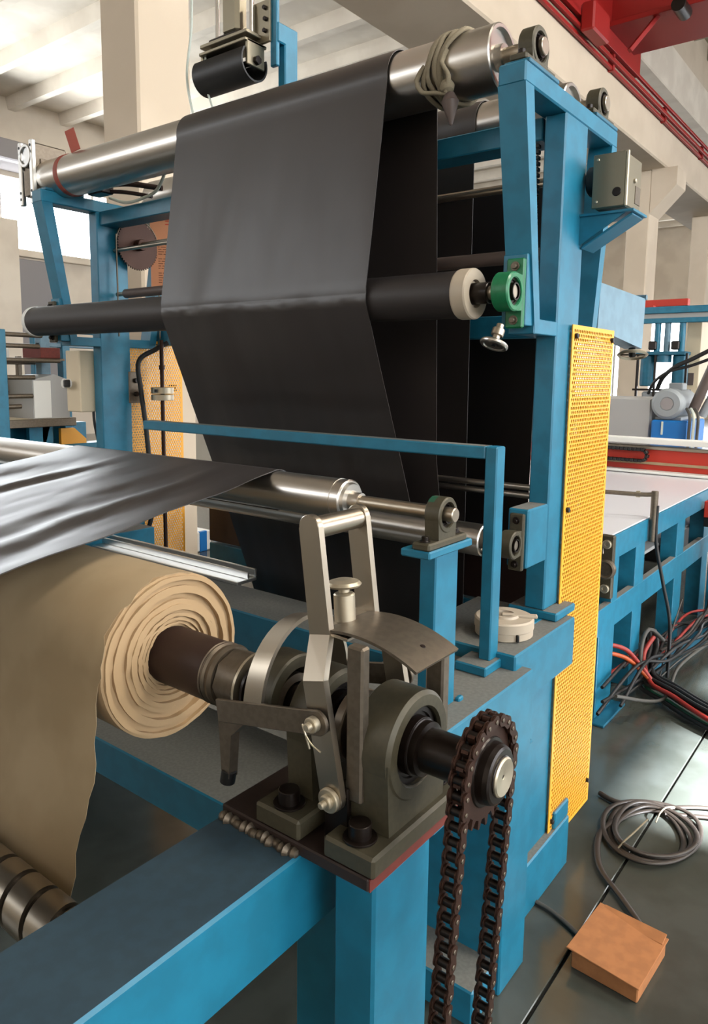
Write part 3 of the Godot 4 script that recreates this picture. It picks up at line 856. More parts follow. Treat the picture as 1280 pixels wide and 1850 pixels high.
func webs() -> void:
	var w := thing("rubber_sheet", "wide black rubber sheet over the top chrome roller, bent forward by the rubber roller", "rubber sheet", V(-1.6, 0.3, -1.8), "black rubber sheets in the machine")
	# front run: top roller, down to the rubber roller, away down to the rear
	var p := arc(-1.733, 2.27, 0.0835, 180, -8, 26)
	p.append_array(dense([p[-1], Vector2(-1.5735, 1.725)], 0.025).slice(1))
	p.append_array(arc(-1.637, 1.698, 0.0635, 12, -22, 10))
	p.append_array(dense([p[-1], Vector2(-1.80, 1.14), Vector2(-2.03, 0.56), Vector2(-2.06, 0.40)], 0.03).slice(1))
	part(w, "front_run", mb("web").sheet(web_path(p, -2.02, -1.175, 44, 0.010, 3, 3.5, 27), 0.002))
	# inner run hanging behind the top roller, turned back round a hidden bar
	p = dense([Vector2(-1.8165, 2.275), Vector2(-1.862, 1.25), Vector2(-1.905, 1.04), Vector2(-2.068, 0.58), Vector2(-2.082, 0.40)], 0.04)
	part(w, "inner_run", mb("web").sheet(web_path(p, -2.0, -1.125, 30, 0.003, 8), 0.002))
	p = arc(-2.167, 2.264, 0.081, 175, 0, 22)
	p.append_array(dense([p[-1], Vector2(-2.11, 0.36)], 0.06).slice(1))
	part(thing("rubber_sheet", "second black rubber sheet hanging straight down from the rear top roller", "rubber sheet", V(-1.6, 0.3, -2.1), "black rubber sheets in the machine"), "sheet", mb("web").sheet(web_path(p, -2.0, -1.155, 30, 0.006, 12), 0.002))
	p = dense([Vector2(-2.34, 2.13), Vector2(-2.31, 0.90)], 0.08)
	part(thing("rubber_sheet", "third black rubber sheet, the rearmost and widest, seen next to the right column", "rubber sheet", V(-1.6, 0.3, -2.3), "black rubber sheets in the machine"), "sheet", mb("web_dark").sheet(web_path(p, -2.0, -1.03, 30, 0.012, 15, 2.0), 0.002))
	# the winder that takes the outgoing run, behind the viewer
	var wr := roller("winder_roller", "chrome winder roller at the far end of the outgoing sheet, outside the picture", "chrome", 1.025, 0.90, 0.045, -2.3, -1.05, 0.015, -2.4, -0.98)
	for x in [-2.40, -1.04]:
		part(wr, "stand", mb("blue").box(V(x, 0.0, 0.86), V(x + 0.05, 1.04, 0.94), 0.004))
	# outgoing run: round the nip roller and out towards the winder
	p = arc(-1.248, 1.228, 0.049, 270, 70, 22)
	p.append_array(dense([p[-1], Vector2(-0.58, 1.165), Vector2(0.90, 1.075)], 0.03).slice(1))
	var n := FastNoiseLite.new()
	n.seed = 4; n.frequency = 1.0
	var rows := []
	for i in p.size():
		var q: Vector2 = p[i]
		var row := []
		var g := clampf((q.x + 1.25) / 0.25, 0.0, 1.0)
		for j in 70:
			var s := j / 69.0
			var x := lerpf(-2.02, -1.18 + 0.006 * sin(q.x * 22.0), s)
			var ridge := 0.5 + 0.5 * sin((x * 1.0 + q.x * 0.10) * 26.0 + 2.2 * n.get_noise_2d(x * 2.0, q.x * 0.8) * 3.0) * (0.6 + 0.6 * n.get_noise_2d(x * 2.5 + 9.0, q.x * 0.5))
			row.append(V(x, q.y + g * (0.012 * ridge - 0.006) , q.x))
		rows.append(row)
	part(thing("rubber_sheet", "outgoing grey-black rubber sheet with long folds, running off over the paper roll", "rubber sheet", V(-1.6, 1.2, -0.8), "black rubber sheets in the machine"), "sheet", mb("web").sheet(rows, 0.002))

func machine_details() -> void:
	# steel control box on a blue bracket at the right column
	var br := thing("box_bracket", "blue triangular bracket welded to the right column under the steel control box", "bracket", V(-0.77, 1.84, -2.0))
	part(br, "gusset", mb("blue").prism(PackedVector2Array([Vector2(-0.777, 1.925), Vector2(-0.655, 1.925), Vector2(-0.777, 1.850)]), V(0, 0, -2.0), V(1, 0, 0), V(0, 1, 0), V(0, 0, 0.008)))
	part(br, "shelf", mb("blue").box(V(-0.777, 1.924, -2.10), V(-0.632, 1.931, -1.985), 0.001))
	part(br, "strut", mb("blue").bar(V(-0.772, 1.845, -2.045), V(-0.640, 1.922, -2.045), 0.09, 0.006))
	var cb := thing("control_box", "small stainless control box with a round hole, on the blue bracket at the right column", "control box", V(-0.69, 1.935, -2.04))
	part(cb, "body", mb("stainless").box(V(-0.735, 1.937, -2.098), V(-0.652, 2.070, -1.985), 0.004))
	var cov := part(cb, "cover", mb("stainless").box(V(-0.741, 1.939, -1.986), V(-0.656, 2.074, -1.978), 0.003))
	part(cb, "edge_strip", mb("zinc").box(V(-0.655, 1.937, -1.984), V(-0.648, 2.074, -1.976), 0.002))
	lpart(cov, "hole_plug", mb("oily").cyl(V(-0.676, 1.975, -1.979), V(-0.676, 1.975, -1.976), 0.0115))
	for q in [[-0.728, 2.060], [-0.728, 1.955]]:
		lpart(cov, "screw", mb("zinc").cyl(V(q[0], q[1], -1.979), V(q[0], q[1], -1.975), 0.004, 12))
	part(cb, "clasp", mb("zinc").cyl(V(-0.653, 2.01, -2.04), V(-0.646, 2.01, -2.04), 0.006, 14))
	part(cb, "label_plate", mb("dull_steel").box(V(-0.6525, 1.955, -2.09), V(-0.650, 2.0, -2.05), 0.0005))
	part(cb, "gland", mb("black").lathe(V(-0.740, 2.02, -2.03), V(-1, 0, 0), [Vector2(0, 0.0), Vector2(0, 0.036), Vector2(0.004, 0.038), Vector2(0.024, 0.038), Vector2(0.028, 0.034), Vector2(0.028, 0.0)], 28), "black round gland")
	# pale blue drive cover behind the right end-frame
	var dc := thing("drive_cover", "pale blue flat drive cover sticking out behind the right end-frame", "cover", V(-0.82, 1.6, -2.45))
	part(dc, "cover", mb("blue_pale").prism(PackedVector2Array([Vector2(-2.24, 1.645), Vector2(-2.25, 1.782), Vector2(-2.70, 1.772), Vector2(-2.69, 1.600)]), V(-0.86, 0, 0), V(0, 0, 1), V(0, 1, 0), V(0.06, 0, 0)))
	part(dc, "lip", mb("blue_pale").box(V(-0.862, 1.768, -2.71), V(-0.796, 1.786, -2.695), 0.002))
	var wl := thing("wheel", "half-hidden bright handwheel under the pale blue drive cover", "handwheel", V(-0.82, 1.57, -2.62))
	part(wl, "rim", mb("zinc").lathe(V(-0.815, 1.578, -2.64), V(0.1, -1, 0.25), [Vector2(0.006, 0.046), Vector2(0, 0.052), Vector2(-0.006, 0.046), Vector2(0, 0.040), Vector2(0.006, 0.046)], 30))
	part(wl, "spindle", mb("black").cyl(V(-0.815, 1.60, -2.63), V(-0.815, 1.572, -2.64), 0.012))
	part(wl, "spoke", mb("dull_steel").bar(V(-0.86, 1.578, -2.64), V(-0.77, 1.578, -2.64), 0.008, 0.006))
	# chain seen between the leg and column on the right
	var ch := thing("timing_chain", "black chain hanging between the sloping leg and the column of the right end-frame", "chain", V(-0.86, 1.7, -1.9))
	for k in 28:
		part(ch, "link", mb("black").box(V(-0.866, 1.70 + k * 0.0145, -1.905), V(-0.855, 1.711 + k * 0.0145, -1.888), 0.002))
	# left: big plate sprocket on a thin shaft
	var sp := thing("plate_sprocket", "big rust-brown plate sprocket with fine teeth on a thin shaft, inside the left end-frame", "sprocket", V(-2.78, 2.048, -2.05), "")
	part(sp, "plate", mb("rusty").prism(sprocket_poly(56, 0.101, 0.1065), V(-2.786, 2.046, -2.05), V(0, 0, 1), V(0, 1, 0), V(0.006, 0, 0)))
	part(sp, "hub", mb("rusty").cyl(V(-2.782, 2.046, -2.05), V(-2.745, 2.046, -2.05), 0.024))
	part(sp, "shaft", mb("steel").cyl(V(-2.80, 2.046, -2.05), V(-0.84, 2.046, -2.05), 0.0105))
	var lc := thing("drive_chain", "thin chain looped over the big plate sprocket at the left end-frame", "chain", V(-2.78, 1.9, -2.05))
	var pts := []
	pts.append(V(-2.783, 1.65, -1.942))
	for k in 17:
		var a := deg_to_rad(180.0 - k * 180.0 / 16.0)
		pts.append(V(-2.783, 2.046 + sin(a) * 0.1085, -2.05 + cos(a) * -0.1085 * -1.0))
	pts[0] = V(-2.783, 1.65, -2.1585)
	pts.append(V(-2.783, 1.65, -1.9415))
	part(lc, "links", mb("dull_steel").tube(curve(pts, 0.012), 0.0035, 6))
	# left: aluminium worm gear unit at the end of the top roller
	var gx := thing("gear_unit", "square aluminium gear unit with a round flange at the left end of the top roller", "gear unit", V(-2.96, 2.19, -1.71))
	part(gx, "housing", mb("dull_steel").box(V(-2.985, 2.20, -1.80), V(-2.905, 2.405, -1.655), 0.006))
	for x in [-3.005, -2.921]:
		var fb := part(gx, "flange_bar", mb("aluminium").box(V(x, 2.165, -1.66), V(x + 0.024, 2.412, -1.642), 0.003))
		for y in [2.19, 2.215, 2.365, 2.390]:
			lpart(fb, "bolt_hole", mb("black").cyl(V(x + 0.012, y, -1.643), V(x + 0.012, y, -1.6405), 0.0055, 12, 0.0003))
	part(gx, "ring", mb("aluminium").lathe(V(-2.951, 2.355, -1.655), V(0, 0, 1), [Vector2(0, 0.0), Vector2(0, 0.046), Vector2(0.014, 0.046), Vector2(0.016, 0.043), Vector2(0.016, 0.034), Vector2(0.008, 0.033), Vector2(0.008, 0.0)], 36))
	part(gx, "input_cap", mb("dull_steel").box(V(-2.975, 2.20, -1.655), V(-2.93, 2.30, -1.648), 0.002))
	part(gx, "cover_plate", mb("dull_steel").box(V(-2.905, 2.225, -1.785), V(-2.899, 2.345, -1.68), 0.003))
	# swing pad above the top roller
	var bk := thing("pad_bracket", "blue hook-shaped bracket rising behind the top of the black sheet", "bracket", V(-1.78, 2.2, -2.0))
	part(bk, "upright", mb("blue").box(V(-1.805, 2.165, -1.968), V(-1.770, 2.58, -1.905), 0.004))
	part(bk, "top_arm", mb("blue").box(V(-1.805, 2.572, -1.968), V(-1.770, 2.634, -1.872), 0.004))
	part(bk, "face_plate", mb("blue").box(V(-1.805, 2.50, -1.885), V(-1.775, 2.725, -1.869), 0.003))
	var pd := thing("brake_pad", "black curved pad in a steel clevis hanging over the top roller, guide rods above", "pad", V(-1.95, 2.45, -1.85))
	var mp := part(pd, "mount_plate", mb("stainless").box(V(-1.885, 2.575, -1.868), V(-1.796, 2.705, -1.858), 0.002))
	for q in [[-1.815, 2.68], [-1.812, 2.645], [-1.815, 2.61]]:
		lpart(mp, "bolt", mb("oily").cyl(V(q[0], q[1], -1.858), V(q[0], q[1], -1.848), 0.0075, 6, 0.001))
	part(pd, "top_plate", mb("stainless").box(V(-2.06, 2.590, -1.895), V(-1.835, 2.602, -1.79), 0.002))
	part(pd, "cross_plate", mb("stainless").box(V(-2.06, 2.565, -1.885), V(-1.835, 2.575, -1.785), 0.002))
	part(pd, "side_plate", mb("stainless").box(V(-1.846, 2.495, -1.875), V(-1.835, 2.575, -1.795), 0.003))
	part(pd, "side_plate", mb("stainless").box(V(-2.062, 2.495, -1.875), V(-2.052, 2.575, -1.795), 0.003))
	part(pd, "spacer", mb("dull_steel").cyl(V(-2.02, 2.575, -1.82), V(-2.02, 2.590, -1.82), 0.012).cyl(V(-1.88, 2.575, -1.82), V(-1.88, 2.590, -1.82), 0.012))
	var shell := []
	for k in 23:
		var a := deg_to_rad(lerpf(38.0, -200.0, k / 22.0))
		var row := []
		for j in 9:
			row.append(V(lerpf(-2.085, -1.842, j / 8.0), 2.512 + sin(a) * 0.060, -1.835 + cos(a) * 0.060))
		shell.append(row)
	part(pd, "pad", mb("black").sheet(shell, 0.006), "black curved pad")
	part(pd, "pin", mb("oily").cyl(V(-2.07, 2.515, -1.835), V(-1.825, 2.515, -1.835), 0.010))
	part(pd, "pin_head", mb("oily").cyl(V(-1.836, 2.515, -1.835), V(-1.822, 2.515, -1.835), 0.015, 6))
	part(pd, "pad_rest", mb("oily").box(V(-2.05, 2.530, -1.88), V(-1.95, 2.565, -1.81), 0.006))
	for x in [-2.03, -1.865]:
		part(pd, "guide_rod", mb("chrome").cyl(V(x, 2.60, -1.845), V(x, 2.95, -1.845), 0.008))
	part(pd, "cylinder", mb("stainless").box(V(-1.985, 2.62, -1.872), V(-1.905, 2.95, -1.818), 0.012))
	part(pd, "gland", mb("oily").box(V(-2.04, 2.600, -1.87), V(-1.90, 2.622, -1.81), 0.006))
	single("air_line", mb("hose_white").tube(curve([V(-2.13, 2.95, -1.82), V(-2.135, 2.70, -1.82), V(-2.14, 2.52, -1.80), V(-2.10, 2.36, -1.80)]), 0.0045, 7), "thin white air line hanging at the left of the black curved pad", "hose", V(-2.13, 2.5, -1.82), "thin white air lines")
	single("air_line", mb("hose_white").tube(curve([V(-2.04, 2.58, -1.80), V(-2.07, 2.50, -1.82), V(-2.03, 2.38, -1.83), V(-2.02, 2.34, -1.84)]), 0.004, 7), "short thin white air line dropping from the curved pad to the black sheet", "hose", V(-2.05, 2.5, -1.82), "thin white air lines")
	single("air_line", mb("hose_white").tube(curve([V(-2.66, 2.19, -1.83), V(-2.58, 2.165, -1.85), V(-2.47, 2.168, -1.85), V(-2.38, 2.19, -1.85), V(-2.29, 2.27, -1.83), V(-2.27, 2.32, -1.81)]), 0.006, 8), "pale air line looping under the left half of the top roller", "hose", V(-2.5, 2.18, -1.85), "thin white air lines")
	var va := thing("valve_block", "dark air valve with cable stubs on the left end-frame, under the top roller", "valve", V(-2.72, 2.21, -1.83))
	part(va, "body", mb("oily").box(V(-2.77, 2.208, -1.86), V(-2.67, 2.25, -1.80), 0.005))
	part(va, "fitting", mb("zinc").cyl(V(-2.69, 2.225, -1.80), V(-2.69, 2.225, -1.775), 0.010).cyl(V(-2.74, 2.225, -1.80), V(-2.74, 2.225, -1.78), 0.010))
	part(va, "cable", mb("core_tube").tube(curve([V(-2.68, 2.24, -1.83), V(-2.60, 2.245, -1.88), V(-2.48, 2.225, -1.95)]), 0.011, 8))
	part(va, "cable", mb("core_tube").tube(curve([V(-2.70, 2.22, -1.83), V(-2.62, 2.215, -1.88), V(-2.52, 2.195, -1.93)]), 0.008, 8))
	# left column: electrical box, vertical shaft with coupling, cables
	var eb := thing("junction_box", "tall cream electrical box with a round switch on the left column", "electrical box", V(-2.95, 1.32, -1.86))
	part(eb, "body", mb("cream").box(V(-3.00, 1.322, -1.895), V(-2.893, 1.588, -1.815), 0.004))
	var sw := part(eb, "switch", mb("white").cyl(V(-2.975, 1.445, -1.817), V(-2.975, 1.445, -1.785), 0.020))
	lpart(sw, "switch_knob", mb("black").box(V(-2.963, 1.43, -1.80), V(-2.940, 1.462, -1.776), 0.004))
	part(eb, "cable", mb("hose_black").tube(curve([V(-2.90, 1.325, -1.88), V(-2.895, 1.27, -1.88), V(-2.89, 1.20, -1.89)]), 0.006, 8))
	var vs := thing("vertical_shaft", "thin rusty vertical shaft with a bright split coupling in front of the left yellow guard", "shaft", V(-2.74, 0.6, -2.10))
	part(vs, "rod", mb("rusty").cyl(V(-2.70, 0.60, -2.10), V(-2.70, 1.64, -2.10), 0.009))
	part(vs, "collar", mb("rusty").cyl(V(-2.70, 1.51, -2.10), V(-2.70, 1.53, -2.10), 0.013))
	var cp := mb("zinc")
	cp.cyl(V(-2.70, 1.375, -2.10), V(-2.70, 1.400, -2.10), 0.050, 32).cyl(V(-2.70, 1.404, -2.10), V(-2.70, 1.432, -2.10), 0.050, 32)
	var cpl := part(vs, "coupling", cp, "bright split coupling")
	lpart(cpl, "coupling_slot", mb("black").box(V(-2.69, 1.410, -2.052), V(-2.672, 1.424, -2.048), 0.001))
	single("hanging_cable", mb("hose_black").tube(curve([V(-2.72, 1.63, -2.15), V(-2.74, 1.60, -2.10), V(-2.77, 1.545, -2.03), V(-2.76, 1.42, -2.03), V(-2.73, 1.25, -2.03), V(-2.71, 1.05, -2.03), V(-2.71, 0.85, -2.03), V(-2.76, 0.70, -2.0)]), 0.011, 8), "black cable hanging in front of the left yellow guard", "cable", V(-2.78, 1.2, -2.0))
	var cc := thing("clip_plate", "small grey connector plate on the left yellow guard", "plate", V(-2.81, 1.45, -2.04))
	var ccp := part(cc, "plate", mb("dull_steel").box(V(-2.822, 1.36, -2.065), V(-2.812, 1.50, -2.005), 0.002))
	for y in [1.40, 1.46]:
		lpart(ccp, "stud", mb("oily").cyl(V(-2.812, y, -2.04), V(-2.800, y, -2.04), 0.011, 14))
	# printed orange sheet hanging at the left rear
	var ps := MeshInstance3D.new()
	var q := mb("printed")
	var o := V(-2.80, 1.86, -2.13)
	var u := V(0.20, 0.0, -0.20)
	q.nquad(o, o + u, o + u + V(0, 0.33, 0), o + V(0, 0.33, 0), V(0.7, 0, 0.7))
	q.nquad(o - V(0.001, 0, 0.001), o + u - V(0.001, 0, 0.001), o + u + V(0, 0.33, 0) - V(0.001, 0, 0.001), o + V(0, 0.33, 0) - V(0.001, 0, 0.001), V(-0.7, 0, -0.7))
	# turn the print the right way up: image rows run downwards
	for k in q.s:
		var uv: PackedVector2Array = q.s[k][2]
		for i in uv.size(): uv[i].y = 1.0 - uv[i].y
		q.s[k][2] = uv
	single("notice_sheet", q, "orange printed sheet with red and dark rows of print, left of the black sheet", "notice", V(-2.7, 1.86, -2.2))
	single("green_clip", mb("green").box(V(-2.78, 2.185, -2.22), V(-2.66, 2.20, -2.15), 0.003), "green clip strip above the orange printed sheet", "clip", V(-2.7, 2.19, -2.2))

# ---------------------------------------------------------------- unwinding stand with the paper roll
func unwinder() -> void:
	var st := thing("unwind_stand", "dusty blue beam and post in the foreground, carrying the spindle bearings", "stand", V(-0.6, 0, -0.75))
	part(st, "beam", mb("blue").box(V(-0.772, 0.722, -0.845), V(-0.617, 0.850, 0.6), 0.004, "dusty_blue"))
	part(st, "post", mb("blue").box(V(-0.570, 0.0, -0.835), V(-0.503, 0.848, -0.708), 0.004))
	part(st, "post", mb("blue").box(V(-0.772, 0.0, -0.96), V(-0.572, 0.848, -0.855), 0.004))
	part(st, "bearing_plate", mb("plate_top").box(V(-0.772, 0.848, -0.955), V(-0.502, 0.866, -0.692), 0.002).use("rust_plate").box(V(-0.502, 0.8485, -0.953), V(-0.500, 0.8655, -0.694), 0.0))
	var wd := mb("dull_steel")
	for k in 14:
		var x := -0.762 + k * 0.0105
		wd.lathe(V(x, 0.852, -0.687 + 0.002 * sin(k * 2.3)), V(1, 0, 0), [Vector2(-0.008, 0), Vector2(-0.006, 0.006), Vector2(0, 0.009 + 0.002 * sin(k * 1.7)), Vector2(0.006, 0.006), Vector2(0.008, 0)], 10)
	part(st, "weld_bead", wd, "bright rough weld bead")
	# far stand of the same unwinder
	var st2 := thing("unwind_stand", "far blue stand of the paper roll, hidden behind the hanging paper", "stand", V(-2.7, 0, -0.75))
	part(st2, "post", mb("blue").box(V(-2.75, 0.0, -0.90), V(-2.63, 0.90, -0.72), 0.004))
	# spindle bearings
	var gb := "heavy spindle pillow blocks"
	pillow("spindle_bearing", "heavy olive-grey pillow block on the foreground post, next to the chain sprocket", V(-0.536, 0.866, -0.81), 0, 0.131, 0.076, 0.066, 0.235, 0.030, 0.084, 0.033, "cast_iron", gb, 0.0155)
	pillow("spindle_bearing", "heavy dark pillow block beyond the lever, on the beam side", V(-0.662, 0.866, -0.81), 0, 0.131, 0.073, 0.050, 0.235, 0.030, 0.084, 0.033, "cast_iron", gb, 0.0155)
	var y := 0.997
	var z := -0.81
	var sp := thing("spindle", "dark oily steel spindle with flanges, running through both heavy pillow blocks", "spindle", V(-0.6, 0.96, -0.81))
	part(sp, "shaft", mb("oily").cyl(V(-0.80, y, z), V(-0.379, y, z), 0.0265, 32))
	part(sp, "sleeve", mb("oily").lathe(V(-0.512, y, z), V(1, 0, 0), [Vector2(0, 0.040), Vector2(0.010, 0.040), Vector2(0.012, 0.037), Vector2(0.022, 0.037), Vector2(0.024, 0.030), Vector2(0.09, 0.030), Vector2(0.092, 0.026)], 40))
	part(sp, "flange", mb("dull_steel").lathe(V(-0.618, y, z), V(1, 0, 0), [Vector2(0, 0.03), Vector2(0, 0.050), Vector2(0.002, 0.052), Vector2(0.014, 0.052), Vector2(0.016, 0.05), Vector2(0.016, 0.03)], 44))
	# chuck that grips the core
	var ck := thing("core_chuck", "dull steel chuck with an open half-round jaw, clamping the paper core", "chuck", V(-0.80, 0.96, -0.81))
	part(ck, "body", mb("dull_steel").lathe(V(-0.800, y, z), V(1, 0, 0), [Vector2(0, 0.0), Vector2(0, 0.038), Vector2(0.004, 0.042), Vector2(0.068, 0.042), Vector2(0.07, 0.03)], 40))
	part(ck, "jaw", mb("cast_iron").lathe(V(-0.775, y + 0.008, z), V(1, 0, 0), [Vector2(0, 0.046), Vector2(0, 0.063), Vector2(0.003, 0.066), Vector2(0.047, 0.066), Vector2(0.05, 0.063), Vector2(0.05, 0.046), Vector2(0, 0.046)], 26, -0.62 * PI, 0.62 * PI))
	part(ck, "collar", mb("dull_steel").lathe(V(-0.872, y, z), V(1, 0, 0), [Vector2(0, 0.0), Vector2(0, 0.046), Vector2(0.004, 0.050), Vector2(0.046, 0.050), Vector2(0.05, 0.046), Vector2(0.05, 0)], 8))
	for k in 2:
		part(ck, "ring", mb("zinc" if k == 0 else "oily").lathe(V(-0.818 + k * 0.014, y, z), V(1, 0, 0), [Vector2(0, 0.040), Vector2(0, 0.056 - k * 0.004), Vector2(0.005, 0.056 - k * 0.004), Vector2(0.005, 0.040)], 40))
	part(ck, "jaw_arm", mb("dull_steel").prism(PackedVector2Array([Vector2(-0.034, 0.02), Vector2(0.03, 0.02), Vector2(-0.004, -0.012), Vector2(-0.010, -0.085), Vector2(-0.026, -0.085), Vector2(-0.030, -0.02)]), V(-0.785, 0.965, -0.745), V(1, 0, 0), V(0, 1, 0), V(0, 0, 0.018)))
	part(ck, "arm_tip", mb("black").cyl(V(-0.803, 0.890, -0.736), V(-0.806, 0.868, -0.734), 0.012, 16))
	# the paper roll on its core
	var pr := thing("paper_roll", "thick roll of brown kraft paper on a dark core, layered ragged end facing the lever", "paper roll", V(-1.8, y - 0.149, z))
	var cor := part(pr, "core", mb("core_tube").lathe(V(-2.62, y, z), V(1, 0, 0), [Vector2(0, 0.0), Vector2(0, 0.0515), Vector2(1.722, 0.0515), Vector2(1.722, 0.0)], 40), "dark brown core tube")
	var rg := mb("dull_steel")
	rg.lathe(V(-0.905, y, z), V(1, 0, 0), [Vector2(0, 0.0), Vector2(0, 0.049), Vector2(0.004, 0.053), Vector2(0.008, 0.050), Vector2(0.012, 0.053), Vector2(0.016, 0.050), Vector2(0.026, 0.053), Vector2(0.033, 0.050), Vector2(0.033, 0.0)], 40)
	lpart(cor, "core_ring", rg, "bright worn steel core ring")
	var prof := [Vector2(0, 0.0515), Vector2(0, 0.14)]
	part(pr, "wrap", mb("kraft").lathe(V(-2.45, y, z), V(1, 0, 0), [Vector2(0, 0.0515), Vector2(0, 0.148), Vector2(1.42, 0.148)], 72))
	# ragged end: rings that step in and out
	var radii := [0.0515, 0.056, 0.0595, 0.063, 0.067, 0.0715, 0.0775, 0.084, 0.093, 0.102, 0.113, 0.126, 0.137, 0.144, 0.1485]
	var outx := [0.000, 0.006, 0.002, 0.008, 0.004, 0.010, 0.006, 0.013, 0.009, 0.002, 0.011, 0.004, 0.012, 0.006, 0.0]
	var eg := mb("kraft_edge")
	var nz := FastNoiseLite.new()
	nz.seed = 21; nz.frequency = 1.0
	var seg := 96
	for k in radii.size() - 1:
		var ring := []
		for j in seg + 1:
			var a := TAU * j / seg
			var ja := Vector2(cos(a), sin(a))
			var r0: float = radii[k] + nz.get_noise_2d(ja.x * 1.3 + k * 7.0, ja.y * 1.3) * 0.0022
			var r1: float = radii[k + 1] + (nz.get_noise_2d(ja.x * 1.3 + (k + 1) * 7.0, ja.y * 1.3) * 0.0022 if k < radii.size() - 2 else 0.0)
			var x: float = -1.032 + outx[k] + nz.get_noise_2d(ja.x * 2.2 + k * 3.0, ja.y * 2.2 + 9.0) * 0.004
			ring.append([V(x, y + ja.y * r0, z + ja.x * r0), V(x - 0.0015, y + ja.y * r1, z + ja.x * r1), V(-1.060, y + ja.y * r1, z + ja.x * r1), V(-1.060, y + ja.y * r0, z + ja.x * r0), V(0, ja.y, ja.x)])
		for j in seg:
			var A = ring[j]; var B = ring[j + 1]
			eg.tri(A[0], B[0], B[1], V(1, 0, 0), V(1, 0, 0), V(1, 0, 0)); eg.tri(A[0], B[1], A[1], V(1, 0, 0), V(1, 0, 0), V(1, 0, 0))
			eg.tri(A[1], B[1], B[2], A[4], B[4], B[4]); eg.tri(A[1], B[2], A[2], A[4], B[4], A[4])
			eg.tri(A[0], B[0], B[3], -A[4], -B[4], -B[4]); eg.tri(A[0], B[3], A[3], -A[4], -B[4], -A[4])
	part(pr, "layered_end", eg)
	# paper leaving the roll down to the spiral roller
	var p := arc(z, y, 0.1495, 110, -4, 18)
	p.append_array(dense([p[-1], Vector2(-0.645, 0.86), Vector2(-0.634, 0.80), Vector2(-0.593, 0.655)], 0.03).slice(1))
	p.append_array(arc(-0.540, 0.652, 0.047, 185, 250, 5))
	var rows := web_path(p, -2.45, -1.030, 40, 0.004, 33, 3.0)
	for i in rows.size():
		rows[i][39].x += 0.006 * sin(i * 0.9) + 0.004 * sin(i * 2.3)
	part(pr, "loose_sheet", mb("kraft").sheet(rows, 0.0008))
	# spiral spreader roller at the bottom left
	var sr := thing("spiral_roller", "shiny roller with a dark spiral groove under the hanging paper, bottom left corner", "roller", V(-1.6, 0.61, -0.54))
	part(sr, "core", mb("oily").cyl(V(-2.5, 0.652, -0.54), V(-0.80, 0.652, -0.54), 0.037, 40))
	part(sr, "shaft", mb("steel").cyl(V(-0.80, 0.652, -0.54), V(-0.70, 0.652, -0.54), 0.015))
	# spiral land wound round the core
	var sl := mb("steel")
	var turns := 26
	var pitch := 0.062
	var n := turns * 28
	for i in n:
		var a0 := TAU * i / 28.0
		var a1 := TAU * (i + 1) / 28.0
		var x0 := -2.44 + pitch * i / 28.0
		var x1 := -2.44 + pitch * (i + 1) / 28.0
		var d0 := V(0, cos(a0), sin(a0)); var d1 := V(0, cos(a1), sin(a1))
		var o0 := V(x0, 0.652, -0.54); var o1 := V(x1, 0.652, -0.54)
		var wx := V(pitch * 0.80, 0, 0)
		var R := 0.0432
		var r := 0.036
		sl.tri(o0 + d0 * R, o1 + d1 * R, o1 + d1 * R + wx, d0, d1, d1); sl.tri(o0 + d0 * R, o1 + d1 * R + wx, o0 + d0 * R + wx, d0, d1, d0)
		sl.tri(o0 + d0 * r, o1 + d1 * r, o1 + d1 * R, V(-1, 0, 0), V(-1, 0, 0), V(-1, 0, 0)); sl.tri(o0 + d0 * r, o1 + d1 * R, o0 + d0 * R, V(-1, 0, 0), V(-1, 0, 0), V(-1, 0, 0))
		sl.tri(o0 + d0 * r + wx, o1 + d1 * r + wx, o1 + d1 * R + wx, V(1, 0, 0), V(1, 0, 0), V(1, 0, 0)); sl.tri(o0 + d0 * r + wx, o1 + d1 * R + wx, o0 + d0 * R + wx, V(1, 0, 0), V(1, 0, 0), V(1, 0, 0))
	part(sr, "spiral_land", sl)

